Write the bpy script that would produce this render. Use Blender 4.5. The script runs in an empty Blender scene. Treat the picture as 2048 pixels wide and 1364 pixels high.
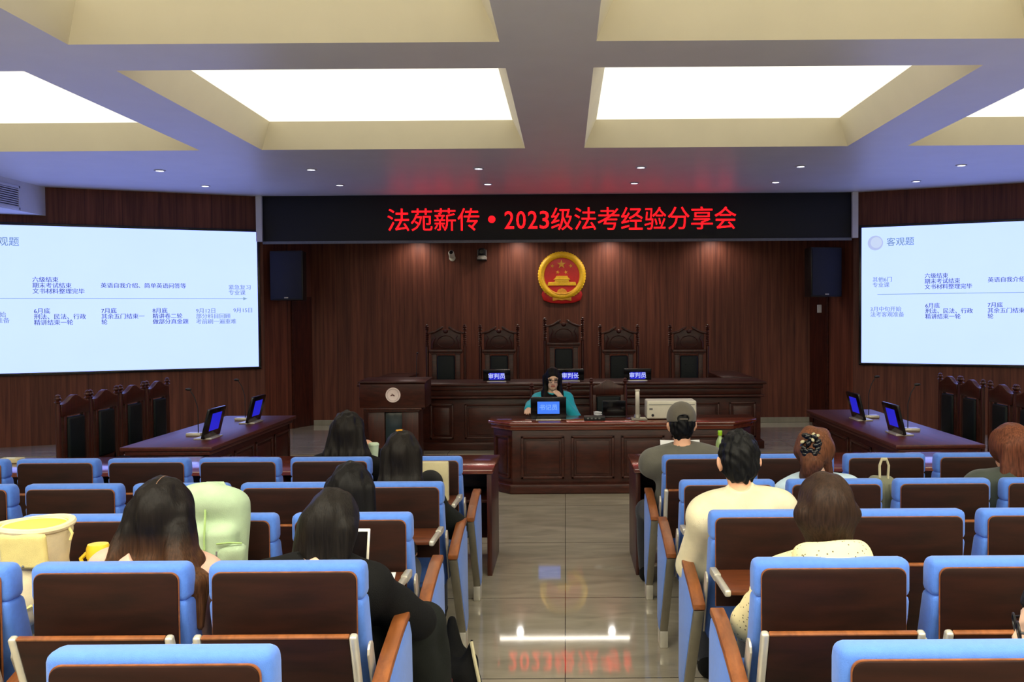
import bpy, bmesh, math, random
import numpy as np
from mathutils import Vector, Matrix, Euler

SC = bpy.context.scene
COL = SC.collection
PI = math.pi
random.seed(7)

# ------------------------------------------------------------------ camera, world, exposure
FPX = 1850.0                                   # focal length in pixels of the 2048-wide frame
cam_data = bpy.data.cameras.new('camera')
cam = bpy.data.objects.new('camera', cam_data)
COL.objects.link(cam)
cam_data.sensor_width = 36.0
cam_data.lens = FPX / 2048.0 * 36.0
cam_data.shift_x = -107.0 / 2048.0
cam_data.clip_start = 0.05
cam_data.clip_end = 100
ZC = 1.85
pitch = math.atan(52.0 / FPX)
cam.matrix_world = (Matrix.Translation((0, 0, ZC)) @ Matrix.Rotation(PI / 2 - pitch, 4, 'X')
                    @ Matrix.Rotation(-0.0066, 4, 'Z'))
SC.camera = cam

world = bpy.data.worlds.new('world')
SC.world = world
world.use_nodes = True
world.node_tree.nodes['Background'].inputs[0].default_value = (0.5, 0.55, 0.6, 1)
world.node_tree.nodes['Background'].inputs[1].default_value = 0.02
SC.view_settings.view_transform = 'Standard'
SC.view_settings.look = 'None'
SC.view_settings.gamma = 1.0
SC.view_settings.exposure = 0.0
SC.view_settings.use_curve_mapping = False

PANEL_STRENGTH = (9.5, 1.0, 1.2)   # lit ceiling panels: unseen rear row boosted to light the seats, middle row, row nearest the stage
SCREEN_STRENGTH = 1.0      # the two wall displays
LED_STRENGTH = 3.6          # red letters of the banner sign
STRIP_STRENGTH = 24.0        # light strip behind the banner sign
DOWN_STRENGTH = 6.0

# ------------------------------------------------------------------ materials
def lin(c):
    out = []
    for v in c:
        v = v / 255.0
        out.append(v / 12.92 if v <= 0.04045 else ((v + 0.055) / 1.055) ** 2.4)
    return out

def mat_new(name):
    m = bpy.data.materials.new(name)
    m.use_nodes = True
    nt = m.node_tree
    b = nt.nodes['Principled BSDF']
    return m, nt, b

def N(nt, t, **kw):
    n = nt.nodes.new(t)
    for k, v in kw.items():
        setattr(n, k, v)
    return n

def mapping(nt, scale, rot=(0, 0, 0)):
    tc = N(nt, 'ShaderNodeTexCoord')
    mp = N(nt, 'ShaderNodeMapping')
    mp.inputs['Scale'].default_value = scale
    mp.inputs['Rotation'].default_value = rot
    nt.links.new(tc.outputs['Object'], mp.inputs['Vector'])
    return mp

def plain(name, rgb, rough=0.5, metal=0.0, var=0.08, scale=30.0, bump=0.0, bscale=None, spec=0.5, sheen=0.0,
          stretch=(1, 1, 1), coat=0.0):
    """noise-varied solid colour"""
    m, nt, b = mat_new(name)
    c = lin(rgb)
    mp = mapping(nt, stretch)
    nz = N(nt, 'ShaderNodeTexNoise')
    nz.inputs['Scale'].default_value = scale
    nz.inputs['Detail'].default_value = 4
    nt.links.new(mp.outputs[0], nz.inputs['Vector'])
    rp = N(nt, 'ShaderNodeValToRGB')
    rp.color_ramp.elements[0].position = 0.3
    rp.color_ramp.elements[1].position = 0.7
    rp.color_ramp.elements[0].color = [v * (1 - var) for v in c] + [1]
    rp.color_ramp.elements[1].color = [min(1, v * (1 + var)) for v in c] + [1]
    nt.links.new(nz.outputs['Fac'], rp.inputs[0])
    nt.links.new(rp.outputs[0], b.inputs['Base Color'])
    b.inputs['Roughness'].default_value = rough
    b.inputs['Metallic'].default_value = metal
    b.inputs['Specular IOR Level'].default_value = spec
    b.inputs['Sheen Weight'].default_value = sheen
    b.inputs['Coat Weight'].default_value = coat
    if bump:
        n2 = N(nt, 'ShaderNodeTexNoise')
        n2.inputs['Scale'].default_value = bscale or scale * 4
        nt.links.new(mp.outputs[0], n2.inputs['Vector'])
        bp = N(nt, 'ShaderNodeBump')
        bp.inputs['Strength'].default_value = bump
        bp.inputs['Distance'].default_value = 0.01
        nt.links.new(n2.outputs['Fac'], bp.inputs['Height'])
        nt.links.new(bp.outputs[0], b.inputs['Normal'])
    return m

def wood(name, dark, light, stretch=(14, 14, 0.8), rough=0.35, coat=0.2, plank=0.0, spec=0.5, axis='X'):
    m, nt, b = mat_new(name)
    mp = mapping(nt, stretch)
    nz = N(nt, 'ShaderNodeTexNoise')
    nz.inputs['Scale'].default_value = 2.2
    nz.inputs['Detail'].default_value = 7
    nz.inputs['Roughness'].default_value = 0.62
    nz.inputs['Distortion'].default_value = 0.4
    nt.links.new(mp.outputs[0], nz.inputs['Vector'])
    rp = N(nt, 'ShaderNodeValToRGB')
    rp.color_ramp.elements[0].position = 0.32
    rp.color_ramp.elements[1].position = 0.68
    rp.color_ramp.elements[0].color = lin(dark) + [1]
    rp.color_ramp.elements[1].color = lin(light) + [1]
    nt.links.new(nz.outputs['Fac'], rp.inputs[0])
    out = rp.outputs[0]
    if plank:
        tc = N(nt, 'ShaderNodeTexCoord')
        sp = N(nt, 'ShaderNodeSeparateXYZ')
        nt.links.new(tc.outputs['Object'], sp.inputs[0])
        mu = N(nt, 'ShaderNodeMath', operation='MULTIPLY')
        mu.inputs[1].default_value = 1.0 / plank
        nt.links.new(sp.outputs[axis], mu.inputs[0])
        fl = N(nt, 'ShaderNodeMath', operation='FLOOR')
        nt.links.new(mu.outputs[0], fl.inputs[0])
        wn = N(nt, 'ShaderNodeTexWhiteNoise', noise_dimensions='1D')
        nt.links.new(fl.outputs[0], wn.inputs['W'])
        mr = N(nt, 'ShaderNodeMapRange')
        mr.inputs['To Min'].default_value = 0.88
        mr.inputs['To Max'].default_value = 1.12
        nt.links.new(wn.outputs['Value'], mr.inputs['Value'])
        fr = N(nt, 'ShaderNodeMath', operation='FRACT')
        nt.links.new(mu.outputs[0], fr.inputs[0])
        gt = N(nt, 'ShaderNodeMath', operation='GREATER_THAN')
        gt.inputs[1].default_value = 0.06
        nt.links.new(fr.outputs[0], gt.inputs[0])
        gv = N(nt, 'ShaderNodeMapRange')
        gv.inputs['To Min'].default_value = 0.75
        gv.inputs['To Max'].default_value = 1.0
        nt.links.new(gt.outputs[0], gv.inputs['Value'])
        m1 = N(nt, 'ShaderNodeMath', operation='MULTIPLY')
        nt.links.new(mr.outputs[0], m1.inputs[0])
        nt.links.new(gv.outputs[0], m1.inputs[1])
        vm = N(nt, 'ShaderNodeVectorMath', operation='SCALE')
        nt.links.new(out, vm.inputs[0])
        nt.links.new(m1.outputs[0], vm.inputs['Scale'])
        out = vm.outputs[0]
    nt.links.new(out, b.inputs['Base Color'])
    b.inputs['Roughness'].default_value = rough
    b.inputs['Coat Weight'].default_value = coat
    b.inputs['Coat Roughness'].default_value = 0.15
    b.inputs['Specular IOR Level'].default_value = spec
    return m

def emit(name, rgb, strength, base=None, rough=0.4, sample=True, var=0.0, vscale=2.0, raw=None):
    m, nt, b = mat_new(name)
    c = list(raw) if raw else lin(rgb)
    b.inputs['Base Color'].default_value = (lin(base) if base else [v * 0.2 for v in c]) + [1]
    b.inputs['Emission Color'].default_value = c + [1]
    b.inputs['Emission Strength'].default_value = strength
    b.inputs['Roughness'].default_value = rough
    if var:
        mp = mapping(nt, (1, 1, 1))
        nz = N(nt, 'ShaderNodeTexNoise')
        nz.inputs['Scale'].default_value = vscale
        nt.links.new(mp.outputs[0], nz.inputs['Vector'])
        mr = N(nt, 'ShaderNodeMapRange')
        mr.inputs['To Min'].default_value = strength * (1 - var)
        mr.inputs['To Max'].default_value = strength * (1 + var)
        nt.links.new(nz.outputs['Fac'], mr.inputs['Value'])
        nt.links.new(mr.outputs[0], b.inputs['Emission Strength'])
    if not sample:
        m.cycles.emission_sampling = 'NONE'
    return m

def hairmat(name, top, tip=None, z0=0.8, z1=1.2, rough=0.5):
    m, nt, b = mat_new(name)
    mp = mapping(nt, (1, 1, 0.08))
    nz = N(nt, 'ShaderNodeTexNoise')
    nz.inputs['Scale'].default_value = 150
    nz.inputs['Detail'].default_value = 3
    nt.links.new(mp.outputs[0], nz.inputs['Vector'])
    c0, c1 = lin(top), lin(tip or top)
    tc = N(nt, 'ShaderNodeTexCoord')
    sp = N(nt, 'ShaderNodeSeparateXYZ')
    nt.links.new(tc.outputs['Object'], sp.inputs[0])
    mr = N(nt, 'ShaderNodeMapRange')
    mr.inputs['From Min'].default_value = z0
    mr.inputs['From Max'].default_value = z1
    nt.links.new(sp.outputs['Z'], mr.inputs['Value'])
    mx = N(nt, 'ShaderNodeMix', data_type='RGBA')
    mx.inputs[6].default_value = c1 + [1]
    mx.inputs[7].default_value = c0 + [1]
    nt.links.new(mr.outputs[0], mx.inputs[0])
    m2 = N(nt, 'ShaderNodeMapRange')
    m2.inputs['From Min'].default_value = 0.3
    m2.inputs['From Max'].default_value = 0.7
    m2.inputs['To Min'].default_value = 0.55
    m2.inputs['To Max'].default_value = 1.5
    nt.links.new(nz.outputs['Fac'], m2.inputs['Value'])
    vm = N(nt, 'ShaderNodeVectorMath', operation='SCALE')
    nt.links.new(mx.outputs[2], vm.inputs[0])
    nt.links.new(m2.outputs[0], vm.inputs['Scale'])
    nt.links.new(vm.outputs[0], b.inputs['Base Color'])
    b.inputs['Roughness'].default_value = rough
    b.inputs['Specular IOR Level'].default_value = 0.16
    bp = N(nt, 'ShaderNodeBump')
    bp.inputs['Strength'].default_value = 0.35
    bp.inputs['Distance'].default_value = 0.006
    nt.links.new(nz.outputs['Fac'], bp.inputs['Height'])
    nt.links.new(bp.outputs[0], b.inputs['Normal'])
    return m

def floor_mat():
    m, nt, b = mat_new('polished_stone_tile')
    tc = N(nt, 'ShaderNodeTexCoord')
    sp = N(nt, 'ShaderNodeSeparateXYZ')
    nt.links.new(tc.outputs['Object'], sp.inputs[0])
    def joint(sock, off, period, w):
        a = N(nt, 'ShaderNodeMath', operation='SUBTRACT'); a.inputs[1].default_value = off
        nt.links.new(sp.outputs[sock], a.inputs[0])
        d = N(nt, 'ShaderNodeMath', operation='DIVIDE'); d.inputs[1].default_value = period
        nt.links.new(a.outputs[0], d.inputs[0])
        f = N(nt, 'ShaderNodeMath', operation='FRACT'); nt.links.new(d.outputs[0], f.inputs[0])
        l = N(nt, 'ShaderNodeMath', operation='LESS_THAN'); l.inputs[1].default_value = w / period
        nt.links.new(f.outputs[0], l.inputs[0])
        fl = N(nt, 'ShaderNodeMath', operation='FLOOR'); nt.links.new(d.outputs[0], fl.inputs[0])
        return l, fl
    jx, fx = joint('X', -0.015, 1.45, 0.005)
    jy, fy = joint('Y', 6.0, 1.47, 0.009)
    mxj = N(nt, 'ShaderNodeMath', operation='MAXIMUM')
    nt.links.new(jx.outputs[0], mxj.inputs[0]); nt.links.new(jy.outputs[0], mxj.inputs[1])
    mp = N(nt, 'ShaderNodeMapping'); mp.inputs['Scale'].default_value = (0.9, 2.6, 1)
    nt.links.new(tc.outputs['Object'], mp.inputs['Vector'])
    nz = N(nt, 'ShaderNodeTexNoise'); nz.inputs['Scale'].default_value = 2.4; nz.inputs['Detail'].default_value = 8
    nz.inputs['Distortion'].default_value = 0.8
    nt.links.new(mp.outputs[0], nz.inputs['Vector'])
    rp = N(nt, 'ShaderNodeValToRGB')
    rp.color_ramp.elements[0].position = 0.3; rp.color_ramp.elements[1].position = 0.72
    rp.color_ramp.elements[0].color = lin((146, 138, 122)) + [1]
    rp.color_ramp.elements[1].color = lin((176, 167, 148)) + [1]
    nt.links.new(nz.outputs['Fac'], rp.inputs[0])
    mx = N(nt, 'ShaderNodeMix', data_type='RGBA')
    mx.inputs[7].default_value = lin((62, 56, 48)) + [1]
    nt.links.new(mxj.outputs[0], mx.inputs[0]); nt.links.new(rp.outputs[0], mx.inputs[6])
    nt.links.new(mx.outputs[2], b.inputs['Base Color'])
    b.inputs['Roughness'].default_value = 0.045
    b.inputs['Specular IOR Level'].default_value = 0.62
    return m

M = {}
M['wall_wood'] = wood('dark_wood_panelling', (78, 38, 27), (122, 68, 49), (9, 9, 0.35), 0.5, 0.0, plank=0.21, spec=0.3)
M['bench_wood'] = wood('dark_mahogany', (44, 17, 11), (74, 33, 22), (3, 12, 12), 0.36, 0.0, spec=0.35)
M['post_wood'] = wood('dark_mahogany_upright', (44, 17, 11), (80, 36, 24), (14, 14, 1.2), 0.34, 0.0, spec=0.4)
M['desk_wood'] = wood('red_brown_desk_wood', (84, 36, 25), (122, 58, 40), (1.2, 12, 12), 0.14, 0.5)
M['side_desk_wood'] = wood('side_desk_wood', (62, 27, 22), (92, 43, 34), (12, 1.0, 12), 0.4, 0.0, spec=0.4)
M['chair_wood'] = wood('walnut_chair_back', (28, 12, 7), (46, 21, 13), (1.6, 10, 9), 0.55, 0.0, spec=0.2)
M['arm_wood'] = wood('warm_armrest_wood', (112, 62, 28), (150, 88, 44), (14, 1.6, 14), 0.36, 0.05)
M['tablet_wood'] = wood('open_tablet_wood', (78, 38, 18), (108, 56, 28), (2, 14, 14), 0.4, 0.0, spec=0.3)
M['blue'] = plain('blue_upholstery', (82, 128, 218), 0.8, var=0.05, scale=60, bump=0.2, bscale=420, sheen=0.2, spec=.3)
M['steel'] = plain('brushed_grey_steel', (150, 146, 134), 0.36, 0.75, var=0.1, scale=14, stretch=(1, 1, 0.1))
M['silver'] = plain('silver_painted_metal', (205, 200, 186), 0.32, 0.45, var=0.05, scale=30)
M['bolt'] = plain('dark_bolt_metal', (40, 38, 36), 0.4, 0.6)
M['ceiling'] = plain('white_ceiling_paint', (238, 240, 243), 0.42, var=0.02, scale=3)
M['reveal'] = plain('cream_recess_paint', (244, 236, 208), 0.8, var=0.02, scale=3)
M['rear_paint'] = plain('grey_rear_wall_paint', (150, 150, 152), 0.8, var=0.03, scale=4)
M['white'] = plain('white_paint', (215, 216, 220), 0.6, var=0.03, scale=8)
M['floor'] = floor_mat()
for i in range(3):
    M['panel%d' % i] = emit('cream_light_diffuser', (255, 246, 222), PANEL_STRENGTH[i], (230, 225, 210), 0.6, var=0.04, vscale=0.8, raw=(1.0, .945, .77))
M['screen'] = emit('bright_display', (214, 233, 255), SCREEN_STRENGTH, (20, 20, 24), 0.3, var=0.03, vscale=1.5, raw=(.63, .83, 2.4))
M['text_dark'] = emit('slide_text_slate', (66, 80, 138), 0.95, (10, 10, 14), 0.4, sample=False)
M['text_grey'] = emit('slide_text_pale', (126, 148, 186), 0.95, (10, 10, 14), 0.4, sample=False)
M['text_title'] = emit('slide_title_teal', (104, 138, 166), 0.95, (10, 10, 14), 0.4, sample=False)
M['line'] = emit('slide_line_teal', (140, 172, 190), 0.95, (10, 10, 14), 0.4, sample=False)
M['ring'] = emit('slide_ring_lilac', (186, 200, 246), 0.95, (10, 10, 14), 0.4, sample=False)
M['ring_in'] = emit('slide_ring_inner', (206, 222, 252), 0.95, (10, 10, 14), 0.4, sample=False)
M['led'] = emit('red_led_letters', (255, 10, 18), LED_STRENGTH, (30, 0, 0), 0.5)
M['led_box'] = plain('black_led_matrix', (13, 15, 17), 0.55, var=0.2, scale=200)
M['led_trim'] = plain('grey_sign_trim', (120, 124, 132), 0.5, 0.3)
M['strip'] = emit('white_light_strip', (255, 244, 226), STRIP_STRENGTH)
M['down'] = emit('downlight_lens', (240, 242, 255), DOWN_STRENGTH)
M['black'] = plain('black_plastic', (13, 13, 16), 0.4, var=0.1)
M['black_gloss'] = plain('black_gloss_plastic', (9, 9, 12), 0.18, var=0.1)
M['navy'] = plain('navy_speaker_cloth', (12, 17, 40), 0.6, var=0.15, scale=200, bump=0.3, bscale=600)
M['leather'] = plain('dark_green_leather', (13, 21, 23), 0.5, spec=0.25, var=0.2, scale=25, bump=0.2, bscale=160)
M['blue_screen'] = emit('deep_blue_name_display', (30, 34, 205), 0.9, (5, 5, 20), 0.3, sample=False)
M['bright_blue_screen'] = emit('bright_blue_name_display', (70, 132, 255), 0.95, (5, 5, 20), 0.3, sample=False)
M['screen_text'] = emit('pale_display_text', (196, 206, 255), 1.0, (5, 5, 20), 0.3, sample=False)
M['screen_text_soft'] = emit('soft_display_text', (128, 176, 255), 1.0, (5, 5, 20), 0.3, sample=False)
M['gold'] = plain('gold_relief', (244, 190, 22), 0.45, 0.0, var=0.12, scale=60, bump=0.3, bscale=120)
M['gold_dull'] = plain('dull_gold_relief', (226, 160, 40), 0.45, 0.0, var=0.1)
M['red'] = plain('red_lacquer', (206, 30, 30), 0.4, var=0.06)
M['red_dark'] = plain('dark_red_ribbon', (184, 16, 16), 0.45, var=0.08)
M['badge'] = plain('pale_pink_badge', (250, 230, 226), 0.5, var=0.03)
M['badge_mark'] = plain('badge_mark_brown', (104, 60, 56), 0.5)
M['smoked'] = plain('smoked_glass_panel', (50, 62, 66), 0.12, var=0.05)
M['printer'] = plain('off_white_plastic', (226, 222, 204), 0.5, var=0.03)
M['paper'] = plain('white_paper', (236, 238, 240), 0.7, var=0.02)
M['grey_plastic'] = plain('grey_plastic', (112, 112, 112), 0.5, var=0.05)
M['skin'] = plain('skin', (226, 172, 140), 0.5, var=0.05, scale=18, spec=0.35)
M['skin_pale'] = plain('pale_skin', (238, 196, 168), 0.5, var=0.05, scale=18, spec=0.35)
M['scalp'] = plain('scalp_parting', (120, 92, 74), 0.6)
M['lip'] = plain('lip', (178, 96, 84), 0.45)
M['eye'] = plain('dark_eye', (30, 22, 20), 0.25)
M['brow'] = plain('brow', (46, 34, 28), 0.6)
M['hair_black'] = hairmat('black_hair', (15, 13, 13))
M['hair_dark'] = hairmat('dark_brown_black_hair', (24, 20, 17))
M['hair_short'] = hairmat('short_black_hair', (14, 14, 15))
M['hair_ombre'] = hairmat('black_to_brown_hair', (18, 13, 11), (98, 62, 34), 0.86, 1.06)
M['hair_brown'] = hairmat('chestnut_hair', (104, 64, 42), (70, 42, 30), 0.98, 1.16)
M['hair_bowl'] = hairmat('dark_brown_bob_hair', (46, 31, 22))
M['hair_auburn'] = hairmat('auburn_hair', (102, 58, 38), (84, 46, 32), 1.0, 1.2)
def cloth(name, rgb, var=0.1, rough=0.85, **k):
    return plain(name, rgb, rough, var=var, scale=12, bump=0.25, bscale=300, sheen=0.15, **k)
M['black_cloth'] = plain('black_cloth', (13, 13, 13), 0.9, var=.15, scale=12, bump=.25, bscale=300, spec=.2)
M['charcoal_cloth'] = plain('charcoal_green_cloth', (26, 29, 26), 0.9, var=.15, scale=12, bump=.25, bscale=300, spec=.2)
M['grey_cloth'] = cloth('grey_jacket_cloth', (92, 90, 80))
M['cap_cloth'] = cloth('grey_cap_cloth', (92, 86, 74))
M['cream_cloth'] = cloth('cream_yellow_cotton', (222, 212, 178))
M['pink_cloth'] = cloth('pale_pink_cotton', (216, 168, 148))
M['teal_cloth'] = cloth('teal_cloth', (24, 176, 198))
M['blue_grey_cloth'] = cloth('pale_blue_cotton', (186, 210, 226))
M['denim'] = cloth('dark_trouser_cloth', (28, 32, 42))
M['forest_cloth'] = cloth('dark_forest_jacket', (52, 60, 52))
M['mint'] = cloth('mint_green_nylon', (172, 196, 162))
M['mint_dark'] = cloth('mint_green_seam', (160, 192, 120))
M['yellow'] = cloth('soft_yellow_canvas', (230, 212, 136))
M['cream_bag'] = cloth('cream_canvas', (226, 212, 174))
M['yellow_bright'] = plain('bright_yellow_plastic', (250, 214, 50), 0.4, var=0.04)
M['olive'] = cloth('olive_canvas', (112, 114, 92))
M['beige'] = cloth('beige_canvas', (196, 186, 148))
M['mint_paper'] = plain('mint_white_paper_cup', (206, 226, 196), 0.6, var=0.04)
M['lime'] = plain('lime_plastic_cap', (150, 206, 20), 0.35, var=0.04)
M['bottle'] = plain('pale_green_bottle', (150, 176, 110), 0.2, var=0.05)
M['maroon'] = plain('maroon_lining', (96, 24, 32), 0.6)
def dotted():
    m, nt, b = mat_new('cream_cotton_with_dots')
    mp = mapping(nt, (1, 1, 1))
    v = N(nt, 'ShaderNodeTexVoronoi'); v.inputs['Scale'].default_value = 62
    nt.links.new(mp.outputs[0], v.inputs['Vector'])
    rp = N(nt, 'ShaderNodeValToRGB')
    rp.color_ramp.elements[0].position = 0.16; rp.color_ramp.elements[1].position = 0.2
    rp.color_ramp.elements[0].color = lin((96, 88, 66)) + [1]
    rp.color_ramp.elements[1].color = lin((236, 222, 170)) + [1]
    nt.links.new(v.outputs['Distance'], rp.inputs[0])
    nt.links.new(rp.outputs[0], b.inputs['Base Color'])
    b.inputs['Roughness'].default_value = 0.85
    return m
M['dotted'] = dotted()

# ------------------------------------------------------------------ mesh helpers
def new():
    return bmesh.new()

def add(bm, src, mtx=None):
    if mtx is not None:
        src.transform(mtx)
    me = bpy.data.meshes.new('tmp')
    src.to_mesh(me)
    bm.from_mesh(me)
    bpy.data.meshes.remove(me)
    src.free()

def box(bm, x0, x1, y0, y1, z0, z1, r=0.0, seg=2, mtx=None):
    t = bmesh.new()
    bmesh.ops.create_cube(t, size=1.0)
    for v in t.verts:
        v.co = Vector(((x0 + x1) / 2 + v.co.x * (x1 - x0), (y0 + y1) / 2 + v.co.y * (y1 - y0), (z0 + z1) / 2 + v.co.z * (z1 - z0)))
    if r > 0:
        r = min(r, abs(x1 - x0) * 0.49, abs(y1 - y0) * 0.49, abs(z1 - z0) * 0.49)
        bmesh.ops.bevel(t, geom=list(t.edges), offset=r, segments=seg, profile=0.5, affect='EDGES')
    add(bm, t, mtx)

def prism(bm, pts, a0, a1, axis='Y', r=0.0, seg=2, mtx=None):
    """polygon pts extruded along an axis: 'Y' -> pts are (x,z); 'X' -> (y,z); 'Z' -> (x,y)"""
    t = bmesh.new()
    def co(p, a):
        if axis == 'Y': return (p[0], a, p[1])
        if axis == 'X': return (a, p[0], p[1])
        return (p[0], p[1], a)
    lo = [t.verts.new(co(p, a0)) for p in pts]
    hi = [t.verts.new(co(p, a1)) for p in pts]
    n = len(pts)
    t.faces.new(lo); t.faces.new(list(reversed(hi)))
    for i in range(n):
        j = (i + 1) % n
        t.faces.new((lo[j], lo[i], hi[i], hi[j]))
    bmesh.ops.recalc_face_normals(t, faces=list(t.faces))
    if r > 0:
        bmesh.ops.bevel(t, geom=list(t.edges), offset=r, segments=seg, profile=0.5, affect='EDGES')
    add(bm, t, mtx)

def lathe(bm, prof, seg=20, mtx=None):
    """profile of (radius, z) turned about Z"""
    t = bmesh.new()
    rings = []
    for r, z in prof:
        if r <= 1e-6:
            rings.append([t.verts.new((0, 0, z))])
        else:
            rings.append([t.verts.new((r * math.cos(2 * PI * k / seg), r * math.sin(2 * PI * k / seg), z)) for k in range(seg)])
    for a, b in zip(rings, rings[1:]):
        for k in range(seg):
            k2 = (k + 1) % seg
            if len(a) == 1 and len(b) == 1: continue
            if len(a) == 1: t.faces.new((a[0], b[k], b[k2]))
            elif len(b) == 1: t.faces.new((a[k], a[k2], b[0]))
            else: t.faces.new((a[k], a[k2], b[k2], b[k]))
    for ring, flip in ((rings[0], True), (rings[-1], False)):
        if len(ring) > 1:
            t.faces.new(list(reversed(ring)) if flip else ring)
    bmesh.ops.recalc_face_normals(t, faces=list(t.faces))
    add(bm, t, mtx)

def tube(bm, pts, rad, seg=8, mtx=None, closed=False):
    pts = [Vector(p) for p in pts]
    n = len(pts)
    rads = rad if isinstance(rad, (list, tuple)) else [rad] * n
    t = bmesh.new()
    rings = []
    up = None
    for i, p in enumerate(pts):
        if closed: d = pts[(i + 1) % n] - pts[i - 1]
        else: d = pts[min(i + 1, n - 1)] - pts[max(i - 1, 0)]
        d.normalize()
        if up is None:
            up = Vector((0, 0, 1)) if abs(d.z) < 0.9 else Vector((1, 0, 0))
        s = d.cross(up); s.normalize()
        u = s.cross(d); u.normalize(); up = u
        rings.append([t.verts.new(p + (s * math.cos(2 * PI * k / seg) + u * math.sin(2 * PI * k / seg)) * rads[i]) for k in range(seg)])
    pairs = list(zip(rings, rings[1:])) + ([(rings[-1], rings[0])] if closed else [])
    for a, b in pairs:
        for k in range(seg):
            k2 = (k + 1) % seg
            t.faces.new((a[k], a[k2], b[k2], b[k]))
    if not closed:
        t.faces.new(list(reversed(rings[0]))); t.faces.new(rings[-1])
    bmesh.ops.recalc_face_normals(t, faces=list(t.faces))
    add(bm, t, mtx)

def ball(bm, c, r, seg=14, mtx=None):
    t = bmesh.new()
    bmesh.ops.create_uvsphere(t, u_segments=seg, v_segments=max(6, seg // 2 + 2), radius=1.0)
    rr = r if isinstance(r, (list, tuple)) else (r, r, r)
    for v in t.verts:
        v.co = Vector((c[0] + v.co.x * rr[0], c[1] + v.co.y * rr[1], c[2] + v.co.z * rr[2]))
    add(bm, t, mtx)

def obj(name, bm, m, parent=None, smooth=True, angle=40):
    me = bpy.data.meshes.new(name)
    bm.to_mesh(me)
    bm.free()
    if smooth and len(me.polygons):
        me.polygons.foreach_set('use_smooth', [True] * len(me.polygons))
        me.set_sharp_from_angle(angle=math.radians(angle))
    me.materials.append(m)
    o = bpy.data.objects.new(name, me)
    COL.objects.link(o)
    if parent is not None: o.parent = parent
    return o

def tag(o, label=None, cat=None, group=None, kind=None):
    if label: o['label'] = label
    if cat: o['category'] = cat
    if group: o['group'] = group
    if kind: o['kind'] = kind
    return o

def thing(name, label, cat, loc=(0, 0, 0), rotz=0.0, group=None):
    o = bpy.data.objects.new(name, None)
    o.empty_display_size = 0.1
    COL.objects.link(o)
    o.location = loc
    o.rotation_euler = (0, 0, rotz)
    return tag(o, label, cat, group)

def copy_tree(o, parent=None):
    c = o.copy()
    COL.objects.link(c)
    if parent is not None: c.parent = parent
    for ch in list(o.children):
        copy_tree(ch, c)
    return c

def struct(name, bm, m, parent=None, smooth=False):
    o = obj(name, bm, m, parent, smooth)
    if parent is None: o['kind'] = 'structure'
    return o

def text_mesh(s, size, align='CENTER', offset=0.0, ext=0.0, spacing=1.0):
    cu = bpy.data.curves.new('tmp_text', 'FONT')
    cu.body = s
    cu.size = size
    cu.align_x = align
    cu.align_y = 'CENTER'
    cu.offset = offset
    cu.extrude = ext
    cu.space_character = spacing
    cu.resolution_u = 3
    o = bpy.data.objects.new('tmp_text', cu)
    COL.objects.link(o)
    dg = bpy.context.evaluated_depsgraph_get()
    me = bpy.data.meshes.new_from_object(o.evaluated_get(dg))
    bpy.data.objects.remove(o)
    bpy.data.curves.remove(cu)
    return me

def add_text(bm, s, size, at, align='CENTER', offset=0.0, fit=None, xscale=1.0):
    """text standing in the XZ plane, facing -Y; at = centre (x,y,z); fit = (w,h) box to stretch one glyph into"""
    me = text_mesh(s, size, align, offset)
    t = bmesh.new()
    t.from_mesh(me)
    bpy.data.meshes.remove(me)
    if not t.verts:
        t.free(); return
    xs = [v.co.x for v in t.verts]; ys = [v.co.y for v in t.verts]
    cx, cy = (min(xs) + max(xs)) / 2, (min(ys) + max(ys)) / 2
    if fit:
        sx = fit[0] / max(1e-6, max(xs) - min(xs)); sy = fit[1] / max(1e-6, max(ys) - min(ys))
        for v in t.verts:
            v.co = Vector((at[0] + (v.co.x - cx) * sx, at[1], at[2] + (v.co.y - cy) * sy))
    else:
        for v in t.verts:
            v.co = Vector((at[0] + v.co.x * xscale, at[1], at[2] + v.co.y))
    add(bm, t)
# ------------------------------------------------------------------ room shell
HC = 3.6
XL, XR, YB, YN = -8.2, 8.0, 14.45, -2.6
ANG = math.radians(24)
CA, SA = math.cos(ANG), math.sin(ANG)
LC = (-4.40, 13.52)          # corner where the angled display wall meets the niche, left and right
RC = (4.20, 13.50)

bm = new()
box(bm, XL - .2, XR + .2, 4.55, 14.7, -.12, 0)
box(bm, XL - .2, XR + .2, 3.62, 4.55, -.12, .05)
box(bm, XL - .2, XR + .2, 2.70, 3.62, -.12, .085)
box(bm, XL - .2, XR + .2, YN - .2, 2.70, -.12, .14)
struct('floor', bm, M['floor'])
bm = new()
box(bm, -8.1, 7.9, 11.35, 14.5, -.01, .15)
struct('floor_stage', bm, M['floor'])

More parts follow.
